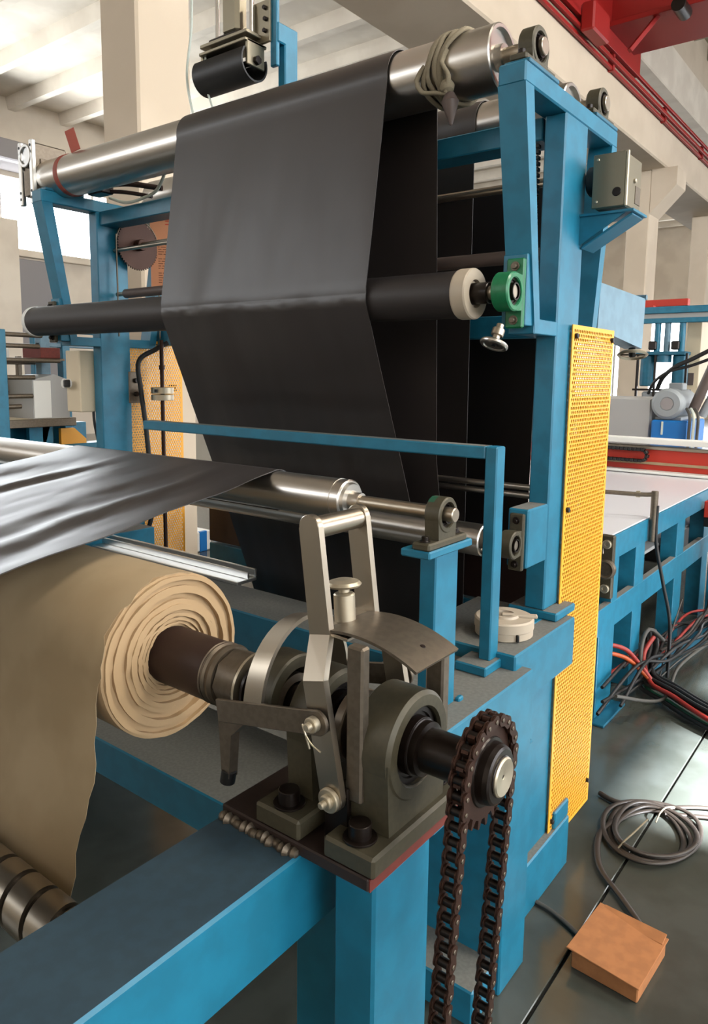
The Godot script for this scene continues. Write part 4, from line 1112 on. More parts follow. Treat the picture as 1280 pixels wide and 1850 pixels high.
# ---------------------------------------------------------------- the clamping lever over the chuck
func lever() -> void:
	var o := thing("clamp_lever", "nickel-grey throw lever with a grip bar and round knob, over the spindle", "lever", V(-0.60, 0.94, -0.81))
	var zc := -0.81
	for s in [1.0, -1.0]:
		# one bent flat bar: grip end, two bends outwards, pivot end
		var p := [V(-0.6545, 1.290, zc + s * 0.054), V(-0.634, 1.141, zc + s * 0.054), V(-0.6145, 1.091, zc + s * 0.090), V(-0.582, 0.935, zc + s * 0.090)]
		var b := mb("steel")
		var t := 0.0055
		var hw := 0.018
		var rows := []
		for k in p.size():
			var d: Vector3 = (p[mini(k + 1, 3)] - p[maxi(k - 1, 0)]).normalized()
			var side := V(1, 0, 0) - d * d.x
			side = side.normalized()
			var nr := d.cross(side).normalized()
			rows.append([p[k] - side * hw + nr * t, p[k] + side * hw + nr * t, p[k] + side * hw - nr * t, p[k] - side * hw - nr * t])
		for k in 3:
			var c: Vector3 = (p[k] + p[k + 1]) / 2.0
			for j in 4:
				b.fquad(rows[k][j], rows[k][(j + 1) % 4], rows[k + 1][(j + 1) % 4], rows[k + 1][j], c)
		b.fquad(rows[0][0], rows[0][1], rows[0][2], rows[0][3], p[1])
		b.fquad(rows[3][0], rows[3][1], rows[3][2], rows[3][3], p[2])
		# rounded ends
		b.cyl(p[0] - V(0, 0, s * t), p[0] + V(0, 0, s * t), hw, 28, 0.001)
		b.cyl(p[3] - V(0, 0, t), p[3] + V(0, 0, t), hw, 28, 0.001)
		part(o, "side_bar", b)
		part(o, "pivot_washer", mb("zinc").cyl(V(-0.582, 0.935, zc + s * 0.0955), V(-0.582, 0.935, zc + s * 0.103), 0.017, 28))
		part(o, "pivot_bolt", mb("zinc").cyl(V(-0.582, 0.935, zc + s * 0.101), V(-0.582, 0.935, zc + s * 0.109), 0.010, 24).cyl(V(-0.582, 0.935, zc + s * 0.108), V(-0.582, 0.935, zc + s * 0.118), 0.005, 18))
		# pivot lug on the beam
		part(o, "pivot_lug", mb("oily").box(V(-0.602, 0.866, zc + s * 0.083 - 0.004), V(-0.562, 0.95, zc + s * 0.083 + 0.001), 0.002))
		# link to the sliding jaw
		var lk := mb("dull_steel")
		lk.bar(V(-0.795, 1.000, zc + s * 0.1025), V(-0.600, 1.040, zc + s * 0.1025), 0.006, 0.034, V(0, 1, 0), 0.001)
		lk.cyl(V(-0.600, 1.040, zc + s * 0.0995), V(-0.600, 1.040, zc + s * 0.1055), 0.0175, 26, 0.001)
		var lkb := part(o, "link_bar", lk, "dark flat link bar")
		lpart(lkb, "link_pin", mb("zinc").cyl(V(-0.602, 1.040, zc + s * 0.105), V(-0.602, 1.040, zc + s * 0.116), 0.011, 24).cyl(V(-0.602, 1.040, zc + s * 0.115), V(-0.602, 1.040, zc + s * 0.124), 0.006, 18))
		if s > 0:
			lpart(lkb, "split_pin", mb("zinc").tube(curve([V(-0.610, 1.043, -0.688), V(-0.603, 1.030, -0.687), V(-0.598, 1.012, -0.689)], 0.004), 0.0015, 6).tube(curve([V(-0.603, 1.030, -0.687), V(-0.592, 1.020, -0.687), V(-0.578, 1.014, -0.688)], 0.004), 0.0013, 6))
	part(o, "grip", mb("steel").cyl(V(-0.6535, 1.288, zc - 0.05), V(-0.6535, 1.288, zc + 0.05), 0.0155, 30), "round grip bar")
	part(o, "foot_plate", mb("steel").bar(V(-0.655, 1.147, zc), V(-0.588, 1.143, zc), 0.112, 0.005, V(0, 1, 0), 0.001))
	# plunger with mushroom knob
	var kn := V(-0.632, 1.147, zc + 0.004)
	var kx := V(-0.07, 1, 0.0).normalized()
	var pl := part(o, "plunger", mb("zinc").cyl(kn, kn + kx * 0.042, 0.0155, 30, 0.002).cyl(kn + kx * 0.042, kn + kx * 0.052, 0.008, 20), "bright plunger barrel")
	lpart(pl, "knob", mb("zinc").lathe(kn + kx * 0.048, kx, [Vector2(0, 0.0), Vector2(0, 0.010), Vector2(0.004, 0.024), Vector2(0.007, 0.026), Vector2(0.011, 0.022), Vector2(0.014, 0.012), Vector2(0.015, 0.0)], 34), "round mushroom knob")
	# curved cover plate sweeping round the pivot
	var g := []
	for k in 19:
		var a := deg_to_rad(lerpf(104.0, 62.0, k / 18.0))
		var row := []
		for j in 5:
			row.append(V(-0.582 + cos(a) * 0.222, 0.928 + sin(a) * 0.222, lerpf(zc - 0.050, zc + 0.056, j / 4.0)))
		g.append(row)
	var cvr := part(o, "curved_cover", mb("dull_steel").sheet(g, 0.004))
	part(o, "cover_stay", mb("dull_steel").box(V(-0.572, 0.93, zc + 0.060), V(-0.545, 1.147, zc + 0.078), 0.003))
	part(o, "cover_stay", mb("dull_steel").box(V(-0.540, 0.94, zc - 0.088), V(-0.510, 1.12, zc - 0.068), 0.003))
	lpart(cvr, "rivet", mb("oily").cyl(V(-0.505, 1.134, zc), V(-0.502, 1.140, zc), 0.005, 12))
	# strap arching over the chuck
	var stp := []
	for k in 25:
		var a := PI * k / 24.0
		stp.append([V(-0.742, 1.015 + sin(a) * 0.118, zc + cos(a) * 0.102), V(-0.706, 1.022 + sin(a) * 0.118, zc + cos(a) * 0.102)])
	part(o, "strap", mb("steel").sheet(stp, -0.006), "bright arched strap")

# ---------------------------------------------------------------- sprocket and roller chain
func chain_drive() -> void:
	var y := 0.997
	var z := -0.81
	var xs := -0.405
	var n := 22
	var pitch := 0.01905
	var rp := pitch / (2.0 * sin(PI / n))
	var s := thing("chain_sprocket", "oily brown chain sprocket on the end of the spindle, pale shaft end in its hub", "sprocket", V(xs, y - 0.07, z))
	part(s, "toothed_disc", mb("rusty").prism(sprocket_poly(n, rp - 0.006, rp + 0.006), V(xs - 0.005, y, z), V(0, 0, 1), V(0, 1, 0), V(0.010, 0, 0)))
	var hb := part(s, "hub", mb("oily").lathe(V(xs, y, z), V(1, 0, 0), [Vector2(0.004, 0.046), Vector2(0.007, 0.044), Vector2(0.007, 0.040), Vector2(0.016, 0.039), Vector2(0.022, 0.037), Vector2(0.024, 0.034), Vector2(0.024, 0.024)], 44))
	lpart(hb, "shaft_end", mb("zinc").lathe(V(xs + 0.018, y, z), V(1, 0, 0), [Vector2(0, 0.0255), Vector2(0.009, 0.0255), Vector2(0.011, 0.0235), Vector2(0.0085, 0.003), Vector2(0.004, 0.0)], 36), "pale shaft end with a centre mark")
	# roller chain, link by link
	var c := thing("roller_chain", "oily brown roller chain over the sprocket, both strands hanging down", "chain", V(xs, 0.3, z))
	var pos := []
	var a_left := deg_to_rad(-4.0)
	var dl := V(0, -1, 0.105).normalized()
	var dr := V(0, -1, 0.125).normalized()
	# pins: up the near strand, over the sprocket, down the far strand
	var arcn := 11
	var start := V(xs, y + sin(a_left) * rp, z + cos(a_left) * rp)
	for k in range(38, 0, -1):
		pos.append(start + dl * pitch * k)
	for k in arcn + 1:
		var a := a_left + TAU * k / n
		pos.append(V(xs, y + sin(a) * rp, z + cos(a) * rp))
	var last: Vector3 = pos[-1]
	for k in range(1, 38):
		pos.append(last + dr * pitch * k)
	var plate := func(x0: float, th: float, len_: float) -> MB:
		var b := mb("rusty")
		var poly := PackedVector2Array()
		for k in 9:
			var a := PI * 0.5 - PI * k / 8.0
			poly.append(Vector2(len_ / 2 + cos(a) * 0.0085, sin(a) * 0.0085))
		poly.append(Vector2(0, -0.0062))
		for k in 9:
			var a := -PI * 0.5 - PI * k / 8.0
			poly.append(Vector2(-len_ / 2 + cos(a) * 0.0085, sin(a) * 0.0085))
		poly.append(Vector2(0, 0.0062))
		b.prism(poly, V(x0, 0, 0), V(0, 0, 1), V(0, 1, 0), V(th, 0, 0))
		b.prism(poly, V(-x0 - th, 0, 0), V(0, 0, 1), V(0, 1, 0), V(th, 0, 0))
		return b
	var outer: MB = plate.call(0.0098, 0.0022, pitch)
	outer.use("dull_steel")
	for e in [-0.5, 0.5]:
		outer.cyl(V(-0.0135, 0, e * pitch), V(0.0135, 0, e * pitch), 0.0030, 10, 0.0005)
	var inner: MB = plate.call(0.0070, 0.0022, pitch)
	inner.use("oily")
	for e in [-0.5, 0.5]:
		inner.cyl(V(-0.007, 0, e * pitch), V(0.007, 0, e * pitch), 0.0059, 14, 0.0005)
	var om := outer.commit(M)
	var imsh := inner.commit(M)
	for k in pos.size() - 1:
		var a: Vector3 = pos[k]; var b: Vector3 = pos[k + 1]
		var d := (b - a).normalized()
		var up := d.cross(V(1, 0, 0)).normalized()
		var bs := Basis(V(1, 0, 0), up, V(1, 0, 0).cross(up))
		mpart(c, "outer_link" if k % 2 else "inner_link", om if k % 2 else imsh, Transform3D(bs, (a + b) / 2.0 - c.position))

# ---------------------------------------------------------------- things behind the machine
func background() -> void:
	# conveyor table running away behind the right end-frame
	var c := thing("conveyor_table", "long conveyor table with a pale belt on a blue open frame, beyond the yellow guard", "conveyor", V(-1.8, 0, -4.4))
	part(c, "belt", mb("belt").box(V(-2.75, 0.798, -6.05), V(-1.03, 0.814, -3.22), 0.004))
	for x in [-1.055, -2.75]:
		part(c, "top_rail", mb("blue").box(V(x, 0.700, -6.05), V(x + 0.035, 0.810, -3.22), 0.003))
		part(c, "mid_rail", mb("blue").box(V(x, 0.385, -6.05), V(x + 0.035, 0.505, -3.06), 0.003, "dust"))
	for x in [-1.11, -2.75]:
		for q in [[-3.285, -3.085, 0.0, 0.50], [-3.30, -3.225, 0.50, 0.72], [-3.69, -3.55, 0.0, 0.71], [-4.46, -4.30, 0.0, 0.71], [-5.1, -4.95, 0.0, 0.71], [-6.0, -5.85, 0.0, 0.71]]:
			part(c, "leg", mb("blue").box(V(x, q[2], q[0]), V(x + 0.088, q[3], q[1]), 0.003))
	part(c, "foot_plate", mb("blue_dark").box(V(-1.16, 0.0, -3.33), V(-0.965, 0.012, -3.04), 0.003))
	part(c, "lower_tray", mb("grey_paint").box(V(-2.70, 0.55, -6.0), V(-1.12, 0.57, -3.45), 0.003))
	part(c, "end_roller", mb("steel").cyl(V(-2.70, 0.745, -3.235), V(-1.06, 0.745, -3.235), 0.045, 30))
	var bb := thing("belt_bearing", "grey vertical bearing block with two socket bolts at the near end of the conveyor table", "bearing", V(-1.04, 0.52, -3.21))
	var bbp := part(bb, "plate", mb("cast_iron").box(V(-1.075, 0.525, -3.222), V(-1.015, 0.812, -3.195), 0.006))
	lpart(bbp, "ring", mb("dull_steel").lathe(V(-1.045, 0.66, -3.196), V(0, 0, 1), [Vector2(0, 0.045), Vector2(0.02, 0.043), Vector2(0.024, 0.036), Vector2(0.018, 0.028), Vector2(0.018, 0.0)], 28))
	for y in [0.772, 0.572]:
		lpart(bbp, "socket_bolt", mb("zinc").lathe(V(-1.045, y, -3.196), V(0, 0, 1), [Vector2(0, 0.02), Vector2(0.012, 0.02), Vector2(0.014, 0.017), Vector2(0.014, 0.009), Vector2(0.008, 0.008), Vector2(0.008, 0)], 24))
	var sa := thing("edge_sensor", "grey elbow-shaped sensor arm on a short post at the conveyor edge", "sensor arm", V(-1.0, 0.70, -3.72))
	part(sa, "post", mb("dull_steel").cyl(V(-1.0, 0.70, -3.72), V(-1.0, 0.95, -3.72), 0.017, 20))
	var sar := part(sa, "arm", mb("dull_steel").tube(curve([V(-1.0, 0.935, -3.72), V(-1.06, 0.93, -3.70), V(-1.28, 0.935, -3.62)]), 0.011, 10))
	lpart(sar, "joint", mb("zinc").cyl(V(-1.085, 0.93, -3.70), V(-1.065, 0.93, -3.705), 0.016, 18))
	single("sensor_cable", mb("hose_black").tube(curve([V(-0.985, 0.88, -3.72), V(-0.98, 0.70, -3.72), V(-0.935, 0.50, -3.72), V(-0.89, 0.30, -3.72), V(-0.89, 0.02, -3.74)]), 0.009, 8), "black cable hanging from the grey sensor arm down to the floor", "cable", V(-0.95, 0.4, -3.72))
	# cross gantry over the conveyor with a drag chain
	var g := thing("gantry", "low gantry across the conveyor table, bright aluminium rails above and below a red panel", "gantry", V(-1.5, 0.8, -5.5))
	part(g, "top_rail", mb("white").box(V(-3.2, 1.025, -5.62), V(0.6, 1.065, -5.48), 0.004))
	part(g, "track", mb("steel").box(V(-3.2, 0.985, -5.6), V(0.6, 1.010, -5.5), 0.004))
	part(g, "panel", mb("red_bright").box(V(-3.2, 0.835, -5.56), V(0.6, 0.99, -5.52), 0.004), "red panel")
	part(g, "strip", mb("kraft").box(V(-3.2, 0.875, -5.525), V(0.6, 0.895, -5.512), 0.003))
	part(g, "bottom_rail", mb("white").box(V(-3.2, 0.818, -5.60), V(0.6, 0.836, -5.42), 0.004))
	for x in [-3.1, 0.5]:
		part(g, "support", mb("blue").box(V(x - 0.05, 0.0, -5.6), V(x + 0.05, 1.03, -5.5), 0.004))
	var dc := thing("drag_chain", "black drag chain looped along the red gantry panel", "drag chain", V(-1.9, 0.9, -5.46))
	for k in 46:
		var s := k * 0.03
		var p: Vector3
		var ang := 0.0
		if s < 0.62:
			p = V(-2.2 + s, 0.985, -5.46)
		elif s < 0.62 + 0.126:
			var a := PI / 2 - (s - 0.62) / 0.04
			ang = a - PI / 2
			p = V(-1.58 + cos(a) * 0.04, 0.945 + sin(a) * 0.04, -5.46)
		else:
			p = V(-1.58 - (s - 0.746), 0.905, -5.46)
		part(dc, "link", mb("black").obox(Transform3D(Basis(V(0, 0, 1), ang), p), V(0.026, 0.022, 0.05), 0.003))
	single("red_beam", mb("red_bright").box(V(-1.0, 0.66, -4.95), V(0.6, 0.76, -4.80), 0.004).use("black").box(V(-1.0, 0.60, -4.93), V(0.6, 0.655, -4.82), 0.0), "red side beam at the photo's right edge, beside the conveyor frame", "beam", V(-0.2, 0.66, -4.88))
	single("beam_stand", mb("blue").box(V(0.3, 0.0, -4.93), V(0.4, 0.60, -4.82), 0.004).box(V(-0.97, 0.0, -4.93), V(-0.91, 0.60, -4.87), 0.004), "blue uprights carrying the red side beam", "stand", V(-0.3, 0.0, -4.88))
	# hydraulic unit beyond the gantry
	var cab := thing("steel_cabinet", "plain pale grey cabinet beyond the gantry, left of the round motor", "cabinet", V(-1.95, 0, -6.4))
	part(cab, "body", mb("grey_paint").box(V(-2.35, 0.0, -6.75), V(-1.735, 1.335, -6.2), 0.01))
	var cd := part(cab, "door", mb("grey_paint").box(V(-2.33, 0.1, -6.2), V(-1.745, 1.325, -6.185), 0.004))
	lpart(cd, "handle", mb("black").box(V(-2.30, 0.75, -6.185), V(-2.28, 0.85, -6.165), 0.003))
	var tk := thing("oil_tank", "bright blue oil tank under the round grey motor", "tank", V(-1.58, 0, -6.3))
	var tkb := part(tk, "tank", mb("tank_blue").box(V(-1.72, 0.62, -6.7), V(-1.44, 1.165, -6.15), 0.012))
	lpart(tkb, "gauge", mb("hose_white").box(V(-1.64, 1.05, -6.15), V(-1.625, 1.155, -6.14), 0.002))
	part(tk, "stand", mb("black").box(V(-1.72, 0.0, -6.7), V(-1.44, 0.62, -6.2), 0.01))
	var mo := thing("motor", "round grey electric motor lying on the bright blue tank", "motor", V(-1.61, 1.165, -6.3))
	part(mo, "body", mb("motor_grey").cyl(V(-1.61, 1.295, -6.65), V(-1.61, 1.295, -6.2), 0.118, 36, 0.02))
	var fc := part(mo, "fan_cover", mb("motor_grey").lathe(V(-1.61, 1.295, -6.2), V(0, 0, 1), [Vector2(0, 0.125), Vector2(0.03, 0.122), Vector2(0.05, 0.10), Vector2(0.052, 0.055), Vector2(0.046, 0.05), Vector2(0.046, 0.0)], 36))
	lpart(fc, "fan_eye", mb("wall_grey").cyl(V(-1.61, 1.295, -6.155), V(-1.61, 1.295, -6.148), 0.05, 8))
	part(mo, "foot", mb("motor_grey").box(V(-1.71, 1.165, -6.55), V(-1.51, 1.19, -6.22), 0.004))
	part(mo, "terminal_box", mb("motor_grey").box(V(-1.66, 1.40, -6.5), V(-1.55, 1.46, -6.36), 0.008))
	for q in [["thick black hose arching up from behind the grey motor", 0.017, [V(-1.73, 1.41, -6.3), V(-1.68, 1.50, -6.25), V(-1.58, 1.585, -6.2), V(-1.45, 1.65, -6.2), V(-1.25, 1.76, -6.2)]], ["thin black hose below the thick arching one, behind the motor", 0.012, [V(-1.80, 1.37, -6.3), V(-1.74, 1.47, -6.25), V(-1.62, 1.55, -6.2), V(-1.45, 1.60, -6.2), V(-1.25, 1.68, -6.2)]]]:
		single("hydraulic_hose", mb("hose_black").tube(curve(q[2], 0.03), q[1], 9), q[0], "hose", V(-1.5, 1.6, -6.2), "hydraulic hoses by the motor")
	single("slanted_pipe", mb("pipe_brown").tube(PackedVector3Array([V(-1.445, 1.25, -6.3), V(-1.25, 1.80, -6.3)]), 0.04, 14), "dark slanting pipe right of the grey motor", "pipe", V(-1.35, 1.5, -6.3), "slanting pipes by the motor")
	single("slanted_pipe", mb("motor_grey").tube(PackedVector3Array([V(-1.39, 1.20, -6.35), V(-1.17, 1.72, -6.35)]), 0.035, 14), "pale slanting pipe at the right edge, next to the dark one", "pipe", V(-1.25, 1.5, -6.35), "slanting pipes by the motor")
	for k in 3:
		single("drop_hose", mb("hose_white" if k == 1 else "hose_grey").tube(curve([V(-1.47 + k * 0.03, 1.26, -6.2), V(-1.42 + k * 0.03, 1.20, -6.1), V(-1.42 + k * 0.03, 1.05, -6.1), V(-1.42 + k * 0.03, 0.7, -6.1)], 0.04), 0.012, 8), ["grey hose dropping at the right side of the bright blue tank", "white hose between two grey ones beside the bright blue tank", "outermost grey hose beside the bright blue tank"][k], "hose", V(-1.42, 1.0, -6.1), "hoses beside the tank")
	# far blue machine under a long blue beam
	var fm := thing("far_machine", "blue machine far behind the motor, cylinders under two long blue beams", "machine", V(-2.4, 0, -9))
	part(fm, "beam", mb("blue").box(V(-3.6, 2.235, -9.1), V(-1.2, 2.310, -9.0), 0.004))
	part(fm, "beam", mb("blue").box(V(-3.6, 2.125, -9.1), V(-1.2, 2.180, -9.0), 0.004))
	part(fm, "web_strip", mb("grey_paint").box(V(-3.6, 2.18, -9.08), V(-1.2, 2.235, -9.03), 0.002))
	for x in [-2.52, -2.41, -2.25]:
		part(fm, "cylinder", mb("blue_pale" if x == -2.41 else "blue").cyl(V(x, 1.80, -9.05), V(x, 2.13, -9.05), 0.035, 18))
	for x in [-2.56, -2.31]:
		part(fm, "valve", mb("oily").box(V(x - 0.04, 1.82, -9.1), V(x + 0.05, 1.92, -8.98), 0.012))
	part(fm, "shelf", mb("blue_dark").box(V(-2.75, 1.76, -9.2), V(-2.18, 1.80, -8.95), 0.004))
	for x in [-2.62, -2.26]:
		part(fm, "tank", mb("blue").cyl(V(x, 1.40, -9.1), V(x, 1.76, -9.1), 0.085, 22, 0.01))
	part(fm, "pump", mb("blue_dark").cyl(V(-2.44, 1.68, -9.05), V(-2.44, 1.76, -9.05), 0.09, 18))
	for x in [-2.72, -2.52, -2.18]:
		part(fm, "post", mb("oily").box(V(x, 0.0, -9.0), V(x + 0.025, 1.78, -8.97), 0.002))
	for y in [1.10, 1.36]:
		part(fm, "pipe", mb("oily").cyl(V(-2.75, y, -8.98), V(-2.1, y, -8.98), 0.012, 10))
	part(fm, "manifold", mb("motor_grey").box(V(-2.65, 1.12, -9.15), V(-2.25, 1.34, -9.0), 0.02))
	part(fm, "support", mb("blue").box(V(-1.32, 0.0, -9.1), V(-1.22, 2.13, -9.0), 0.004))
	part(fm, "support", mb("blue").box(V(-3.6, 0.0, -9.1), V(-3.5, 2.13, -9.0), 0.004))
	single("red_beam", mb("red_bright").box(V(-2.78, 2.33, -9.3), V(-2.25, 2.41, -9.2), 0.004).box(V(-2.7, 2.31, -9.26), V(-2.6, 2.34, -9.08), 0.0), "short red beam lying on the far blue beam", "beam", V(-2.5, 2.33, -9.25))
	var pb := thing("switch_cabinet", "pale grey-pink tall cabinet at the far right behind the slanting pipes", "cabinet", V(-2.15, 0, -9))
	part(pb, "body", mb("cream").box(V(-2.25, 0.0, -9.7), V(-2.09, 2.15, -9.25), 0.006))
	part(pb, "dark_panel", mb("pipe_brown").box(V(-2.24, 1.42, -9.25), V(-2.14, 1.56, -9.235), 0.003))
	# ---- left side: racks and cabinets seen past the left column
	var ra := thing("roll_rack", "grey rack of horizontal bars on a blue post at the left edge", "rack", V(-4.6, 0, -2.4))
	part(ra, "post", mb("blue").box(V(-4.58, 0.0, -2.34), V(-4.52, 1.75, -2.27), 0.004))
	part(ra, "post", mb("blue").box(V(-5.3, 0.0, -2.98), V(-5.24, 1.75, -2.92), 0.004))
	for q in [[1.725, -2.62], [1.655, -2.60], [1.565, -2.74], [1.455, -2.56], [1.335, -2.54], [1.27, -2.46]]:
		part(ra, "bar", mb("dull_steel").cyl(V(-4.60, q[0], -1.9), V(-4.60, q[0], q[1]), 0.015, 14))
	for k in 6:
		single("parts_bin", mb("white" if k % 2 else "hose_white").box(V(-5.1, 1.36 + (k / 3) * 0.20, -2.60 + (k % 3) * 0.16), V(-4.98, 1.45 + (k / 3) * 0.20, -2.47 + (k % 3) * 0.16), 0.01), "%s pale bin on the %s shelf behind the rack bars at the left" % [["rightmost", "middle", "leftmost"][k % 3], ["lower", "upper"][k / 3]], "bin", V(-5.0, 1.36 + (k / 3) * 0.20, -2.53 + (k % 3) * 0.16), "bins in the rack")
	single("bin_shelf", mb("dull_steel").box(V(-5.2, 1.34, -2.75), V(-4.9, 1.36, -1.9), 0.002).box(V(-5.2, 1.54, -2.75), V(-4.9, 1.56, -1.9), 0.002).box(V(-5.2, 0, -2.78), V(-5.16, 1.6, -2.75), 0.002).box(V(-5.2, 0, -1.93), V(-5.16, 1.6, -1.9), 0.002), "thin steel shelves holding pale bins behind the rack", "shelf", V(-5.0, 0, -2.3))
	var gc := thing("machine_cabinet", "pale grey cabinet with a darker side, standing on the rack beam at the left", "cabinet", V(-4.6, 1.185, -2.65))
	part(gc, "body", mb("grey_paint").prism(PackedVector2Array([Vector2(-2.54, 1.185), Vector2(-2.54, 1.44), Vector2(-2.70, 1.475), Vector2(-2.80, 1.44), Vector2(-2.80, 1.185)]), V(-4.95, 0, 0), V(0, 0, 1), V(0, 1, 0), V(0.35, 0, 0)))
	part(gc, "front", mb("white").box(V(-4.60, 1.19, -2.665), V(-4.592, 1.435, -2.545), 0.003))
	var lb := thing("rack_beam", "long tan-topped steel beam carrying the pale grey cabinet at the left", "beam", V(-4.6, 1.13, -2.5))
	part(lb, "beam", mb("dull_steel").box(V(-4.95, 1.13, -2.84), V(-4.585, 1.185, -1.9), 0.004, "cream"))
	var lf := thing("low_machine", "low blue machine frame with gussets under the tan beam, left of the column", "frame", V(-4.7, 0, -2.6))
	part(lf, "panel", mb("blue").box(V(-4.98, 0.0, -3.1), V(-4.88, 1.13, -1.9), 0.004))
	part(lf, "beam", mb("blue").box(V(-4.76, 0.93, -3.1), V(-4.62, 1.0, -1.9), 0.004))
	part(lf, "gusset", mb("blue").prism(PackedVector2Array([Vector2(-2.55, 1.0), Vector2(-2.55, 1.13), Vector2(-2.70, 1.13), Vector2(-2.66, 1.0)]), V(-4.72, 0, 0), V(0, 0, 1), V(0, 1, 0), V(0.04, 0, 0)))
	part(lf, "post", mb("blue").box(V(-4.78, 0.0, -2.72), V(-4.68, 1.13, -2.64), 0.004))
	part(lf, "post", mb("blue").box(V(-4.78, 0.0, -2.36), V(-4.68, 1.13, -2.30), 0.004))
	single("yellow_plate", mb("yellow").prism(PackedVector2Array([Vector2(-2.76, 1.0), Vector2(-2.76, 1.11), Vector2(-2.86, 1.11), Vector2(-2.95, 1.03), Vector2(-2.95, 1.0)]), V(-4.68, 0, 0), V(0, 0, 1), V(0, 1, 0), V(0.03, 0, 0)), "small yellow plate on the low blue frame beside the left column", "plate", V(-4.66, 1.0, -2.85))
	single("brown_carton", mb("rust_plate").box(V(-4.85, 1.58, -2.76), V(-4.62, 1.65, -2.62), 0.004).use("dull_steel").box(V(-4.87, 1.565, -2.78), V(-4.60, 1.58, -2.5), 0.002), "small red-brown carton on the rack's top bar", "carton", V(-4.7, 1.57, -2.7))
	var bf := thing("frame_stand", "pale blue open frame behind the cream electrical box on the left", "frame", V(-4.8, 0, -2.85))
	part(bf, "post", mb("blue_pale").box(V(-4.85, 0.0, -2.78), V(-4.78, 1.81, -2.71), 0.004))
	part(bf, "post", mb("blue").box(V(-4.85, 0.0, -2.93), V(-4.78, 1.81, -2.87), 0.004))
	part(bf, "rail", mb("blue").box(V(-4.85, 1.76, -3.2), V(-4.78, 1.81, -2.71), 0.004))
	part(bf, "rail", mb("blue_pale").box(V(-4.84, 1.66, -3.2), V(-4.79, 1.69, -2.71), 0.004))
	# between column and black sheet
	var wb := thing("paint_drum", "white box with a blue stripe on the floor behind the machine, by the column foot", "box", V(-4.7, 0, -4.0))
	part(wb, "body", mb("white").box(V(-4.95, 0.0, -4.15), V(-4.72, 0.17, -3.95), 0.01))
	part(wb, "stripe", mb("tank_blue").box(V(-4.75, 0.0, -4.10), V(-4.715, 0.172, -4.02), 0.004))
	single("standing_pipe", mb("dull_steel").cyl(V(-3.1, 0.0, -2.92), V(-3.1, 0.85, -2.92), 0.022, 16), "grey upright pipe left of the hanging black sheet, under the outgoing sheet", "pipe", V(-3.1, 0, -2.92))
	single("standing_cable", mb("hose_black").tube(curve([V(-3.14, 0.8, -2.90), V(-3.17, 0.4, -2.88), V(-3.2, 0.05, -2.86)]), 0.010, 8), "black cable down the grey upright pipe", "cable", V(-3.15, 0.3, -2.9))

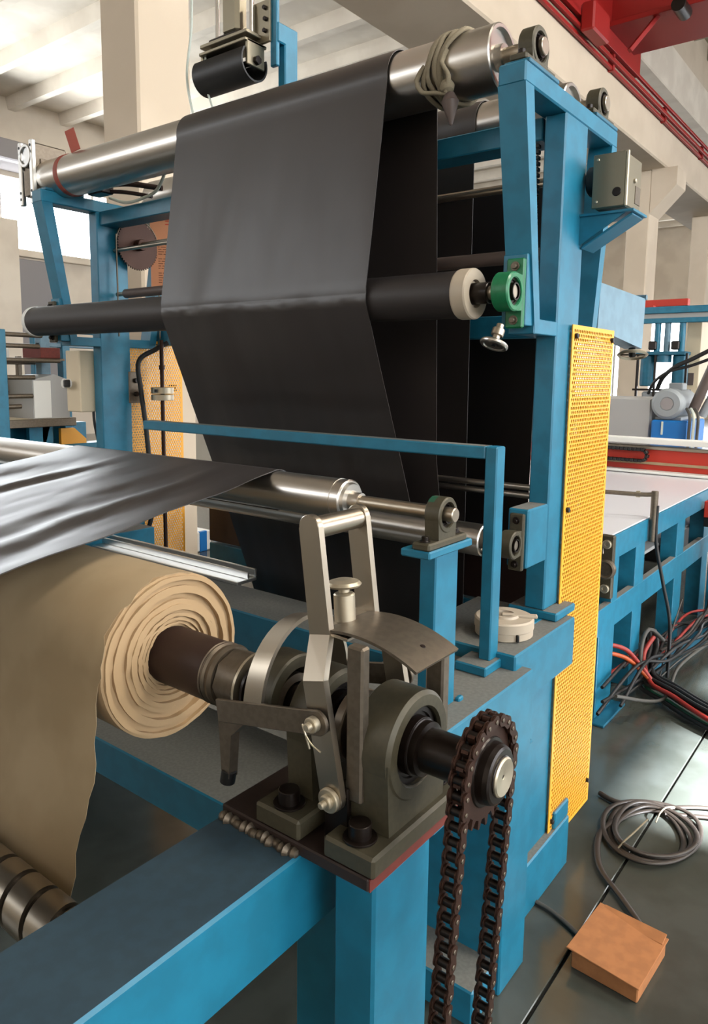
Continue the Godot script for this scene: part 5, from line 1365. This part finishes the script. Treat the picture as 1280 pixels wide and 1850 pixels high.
# ---------------------------------------------------------------- floor clutter at the right
func right_floor() -> void:
	var co := thing("cable_coil", "coil of flat brown cable tied with string on the floor at the right", "cable coil", V(-0.60, 0.0, -2.40))
	var r := RandomNumberGenerator.new()
	r.seed = 3
	for k in 5:
		var pts := []
		var ra := 0.112 + k * 0.011
		for j in 41:
			var a := TAU * j / 40.0
			pts.append(V(-0.585 + cos(a) * ra * 0.92 + 0.012 * sin(a * 2 + k), 0.010 + 0.007 * (k % 3) + 0.003 * sin(a * 3.0 + k), -2.40 + sin(a) * ra * 1.22 + 0.01 * cos(a + k * 0.8)))
		part(co, "turn", mb("cord_brown").tube(PackedVector3Array(pts), 0.0085, 8, 0.6))
	part(co, "tail", mb("cord_brown").tube(curve([V(-0.705, 0.012, -2.38), V(-0.715, 0.012, -2.27), V(-0.66, 0.012, -2.12), V(-0.56, 0.012, -2.02), V(-0.49, 0.012, -1.95), V(-0.455, 0.012, -1.90), V(-0.44, 0.012, -1.80)]), 0.010, 8, 0.6))
	part(co, "tail", mb("cord_brown").tube(curve([V(-0.60, 0.016, -2.55), V(-0.52, 0.012, -2.63), V(-0.44, 0.012, -2.68), V(-0.2, 0.012, -2.8)]), 0.009, 8, 0.6))
	part(co, "tail", mb("cord_brown").tube(curve([V(-0.58, 0.014, -2.53), V(-0.50, 0.012, -2.58), V(-0.42, 0.012, -2.62), V(-0.2, 0.012, -2.7)]), 0.009, 8, 0.6))
	part(co, "string_tie", mb("rag").tube(curve([V(-0.60, 0.05, -2.40), V(-0.62, 0.04, -2.30), V(-0.63, 0.035, -2.26), V(-0.645, 0.012, -2.235)]), 0.0028, 6))
	part(co, "string_tie", mb("rag").tube(curve([V(-0.555, 0.012, -2.60), V(-0.575, 0.034, -2.54), V(-0.585, 0.032, -2.50), V(-0.59, 0.01, -2.465)]), 0.0028, 6))
	single("floor_lead", mb("hose_grey").tube(curve([V(-0.80, 0.008, -1.86), V(-0.70, 0.008, -1.85), V(-0.59, 0.008, -1.80), V(-0.50, 0.008, -1.74)]), 0.0075, 8, 0.6), "short grey cord on the floor from the machine foot towards the cardboard", "cord", V(-0.68, 0.0, -1.82))
	single("floor_lead", mb("cord_brown").tube(curve([V(-0.80, 0.012, -2.52), V(-0.74, 0.012, -2.50), V(-0.66, 0.012, -2.53)]), 0.009, 8), "dark cord end from the yellow guard to the cable coil", "cord", V(-0.74, 0.0, -2.5))
	# cardboard box at the bottom edge
	var cb := thing("cardboard_box", "torn orange-brown cardboard box lying on the floor at the bottom right", "box", V(-0.50, 0, -1.80))
	var q := Basis(V(0, 1, 0), -0.06)
	part(cb, "body", mb("carton").obox(Transform3D(q, V(-0.497, 0.022, -1.795)), V(0.17, 0.044, 0.20), 0.003))
	part(cb, "flap", mb("carton").obox(Transform3D(q * Basis(V(0, 0, 1), -0.05), V(-0.500, 0.050, -1.795)), V(0.185, 0.004, 0.215), 0.001))
	part(cb, "flap", mb("carton").obox(Transform3D(q * Basis(V(1, 0, 0), 0.25), V(-0.49, 0.052, -1.885)), V(0.165, 0.004, 0.035), 0.001))
	# bundle of hoses sweeping from the conveyor foot out to the right
	var kinds := ["hose_red", "hose_orange", "hose_black", "hose_black", "hose_green", "hose_grey", "hose_red", "hose_black", "hose_black", "hose_grey", "hose_orange", "hose_black"]
	var names := ["bright red hose, uppermost where the bundle leaves the blue conveyor foot", "orange hose just below the red one at the blue conveyor foot", "black hose in the bundle on the floor by the conveyor", "black hose in the bundle on the floor by the conveyor", "dark green hose along the near side of the floor bundle", "grey hose on the far side of the floor bundle", "red hose running along the front of the floor bundle", "black hose in the bundle on the floor by the conveyor", "black hose in the bundle on the floor by the conveyor", "grey looped hose end standing up behind the bundle", "orange hose along the floor bundle next to the red one", "black hose in the bundle on the floor by the conveyor"]
	for k in kinds.size():
		var o := V(r.randf_range(-0.03, 0.03), 0.012 + 0.017 * (k % 4), r.randf_range(-0.05, 0.05))
		var p := []
		if k in [0, 1]:
			p = [V(-1.08, 0.28 - k * 0.04, -3.30), V(-1.0, 0.24 - k * 0.04, -3.40), V(-0.94, 0.14 - k * 0.02, -3.48), V(-0.86, 0.05, -3.50), V(-0.70, 0.045, -3.42), V(-0.5, 0.045, -3.30), V(-0.2, 0.04, -3.2)]
		elif k == 9:
			p = [V(-0.92, 0.20, -3.75), V(-0.98, 0.26, -3.70), V(-0.99, 0.18, -3.62), V(-0.94, 0.06, -3.52), V(-0.82, 0.05, -3.48), V(-0.55, 0.04, -3.35), V(-0.2, 0.03, -3.28)]
		else:
			p = [V(-1.04, 0.10, -3.95) + o, V(-0.98, 0.10, -3.75) + o, V(-0.94, 0.03, -3.56) + o, V(-0.80, 0.02, -3.46) + o, V(-0.60, 0.015, -3.33) + o, V(-0.2, 0.012, -3.18) + o]
			if k == 6:
				p = [V(-0.96, 0.22, -3.72), V(-0.975, 0.15, -3.62), V(-0.90, 0.08, -3.48), V(-0.78, 0.075, -3.40), V(-0.58, 0.06, -3.27), V(-0.2, 0.05, -3.1)]
		single("floor_hose", mb(kinds[k]).tube(curve(p, 0.03), 0.0105, 8), names[k], "hose", V(-0.8, 0.02, -3.45), "hose bundle on the floor")
	for k in 14:
		var p := []
		var x := -0.98 + r.randf_range(-0.08, 0.10)
		var z := -4.3 + r.randf_range(-0.5, 0.4)
		for j in 6:
			p.append(V(x + r.randf_range(-0.05, 0.05) + j * 0.03, 0.03 + r.randf_range(0.0, 0.16), z + 0.9 - j * 0.36 + r.randf_range(-0.06, 0.06)))
		single("tangled_cable", mb(["hose_black", "hose_black", "hose_grey", "cord_brown", "hose_black", "hose_red", "hose_black"][k % 7]).tube(curve(p, 0.04), 0.008, 6), ["black cable in the dark tangle beside the conveyor legs", "black cable in the dark tangle beside the conveyor legs", "grey cable in the dark tangle beside the conveyor legs", "brown cable in the dark tangle beside the conveyor legs", "black cable in the dark tangle beside the conveyor legs", "red cable in the dark tangle beside the conveyor legs", "black cable in the dark tangle beside the conveyor legs"][k % 7], "cable", V(x, 0.03, z), "cable tangle beside the conveyor")
	single("floor_channel", mb("blue_dark").bar(V(-1.02, 0.03, -3.70), V(-0.86, 0.03, -4.75), 0.05, 0.05), "teal steel channel lying on the floor among the cables", "channel", V(-0.95, 0.0, -4.2))
	for k in 2:
		single("thin_wire", mb("hose_grey").tube(curve([[V(-0.95, 0.30, -4.2), V(-0.93, 0.12, -3.85), V(-0.90, 0.02, -3.62)], [V(-0.5, 0.30, -4.0), V(-0.80, 0.14, -3.9), V(-0.92, 0.02, -3.66)]][k], 0.03), 0.004, 6), ["thin pale wire slanting down into the cable tangle", "thin pale wire reaching right from the cable tangle"][k], "wire", V(-0.9, 0.02, -3.8), "thin wires over the tangle")
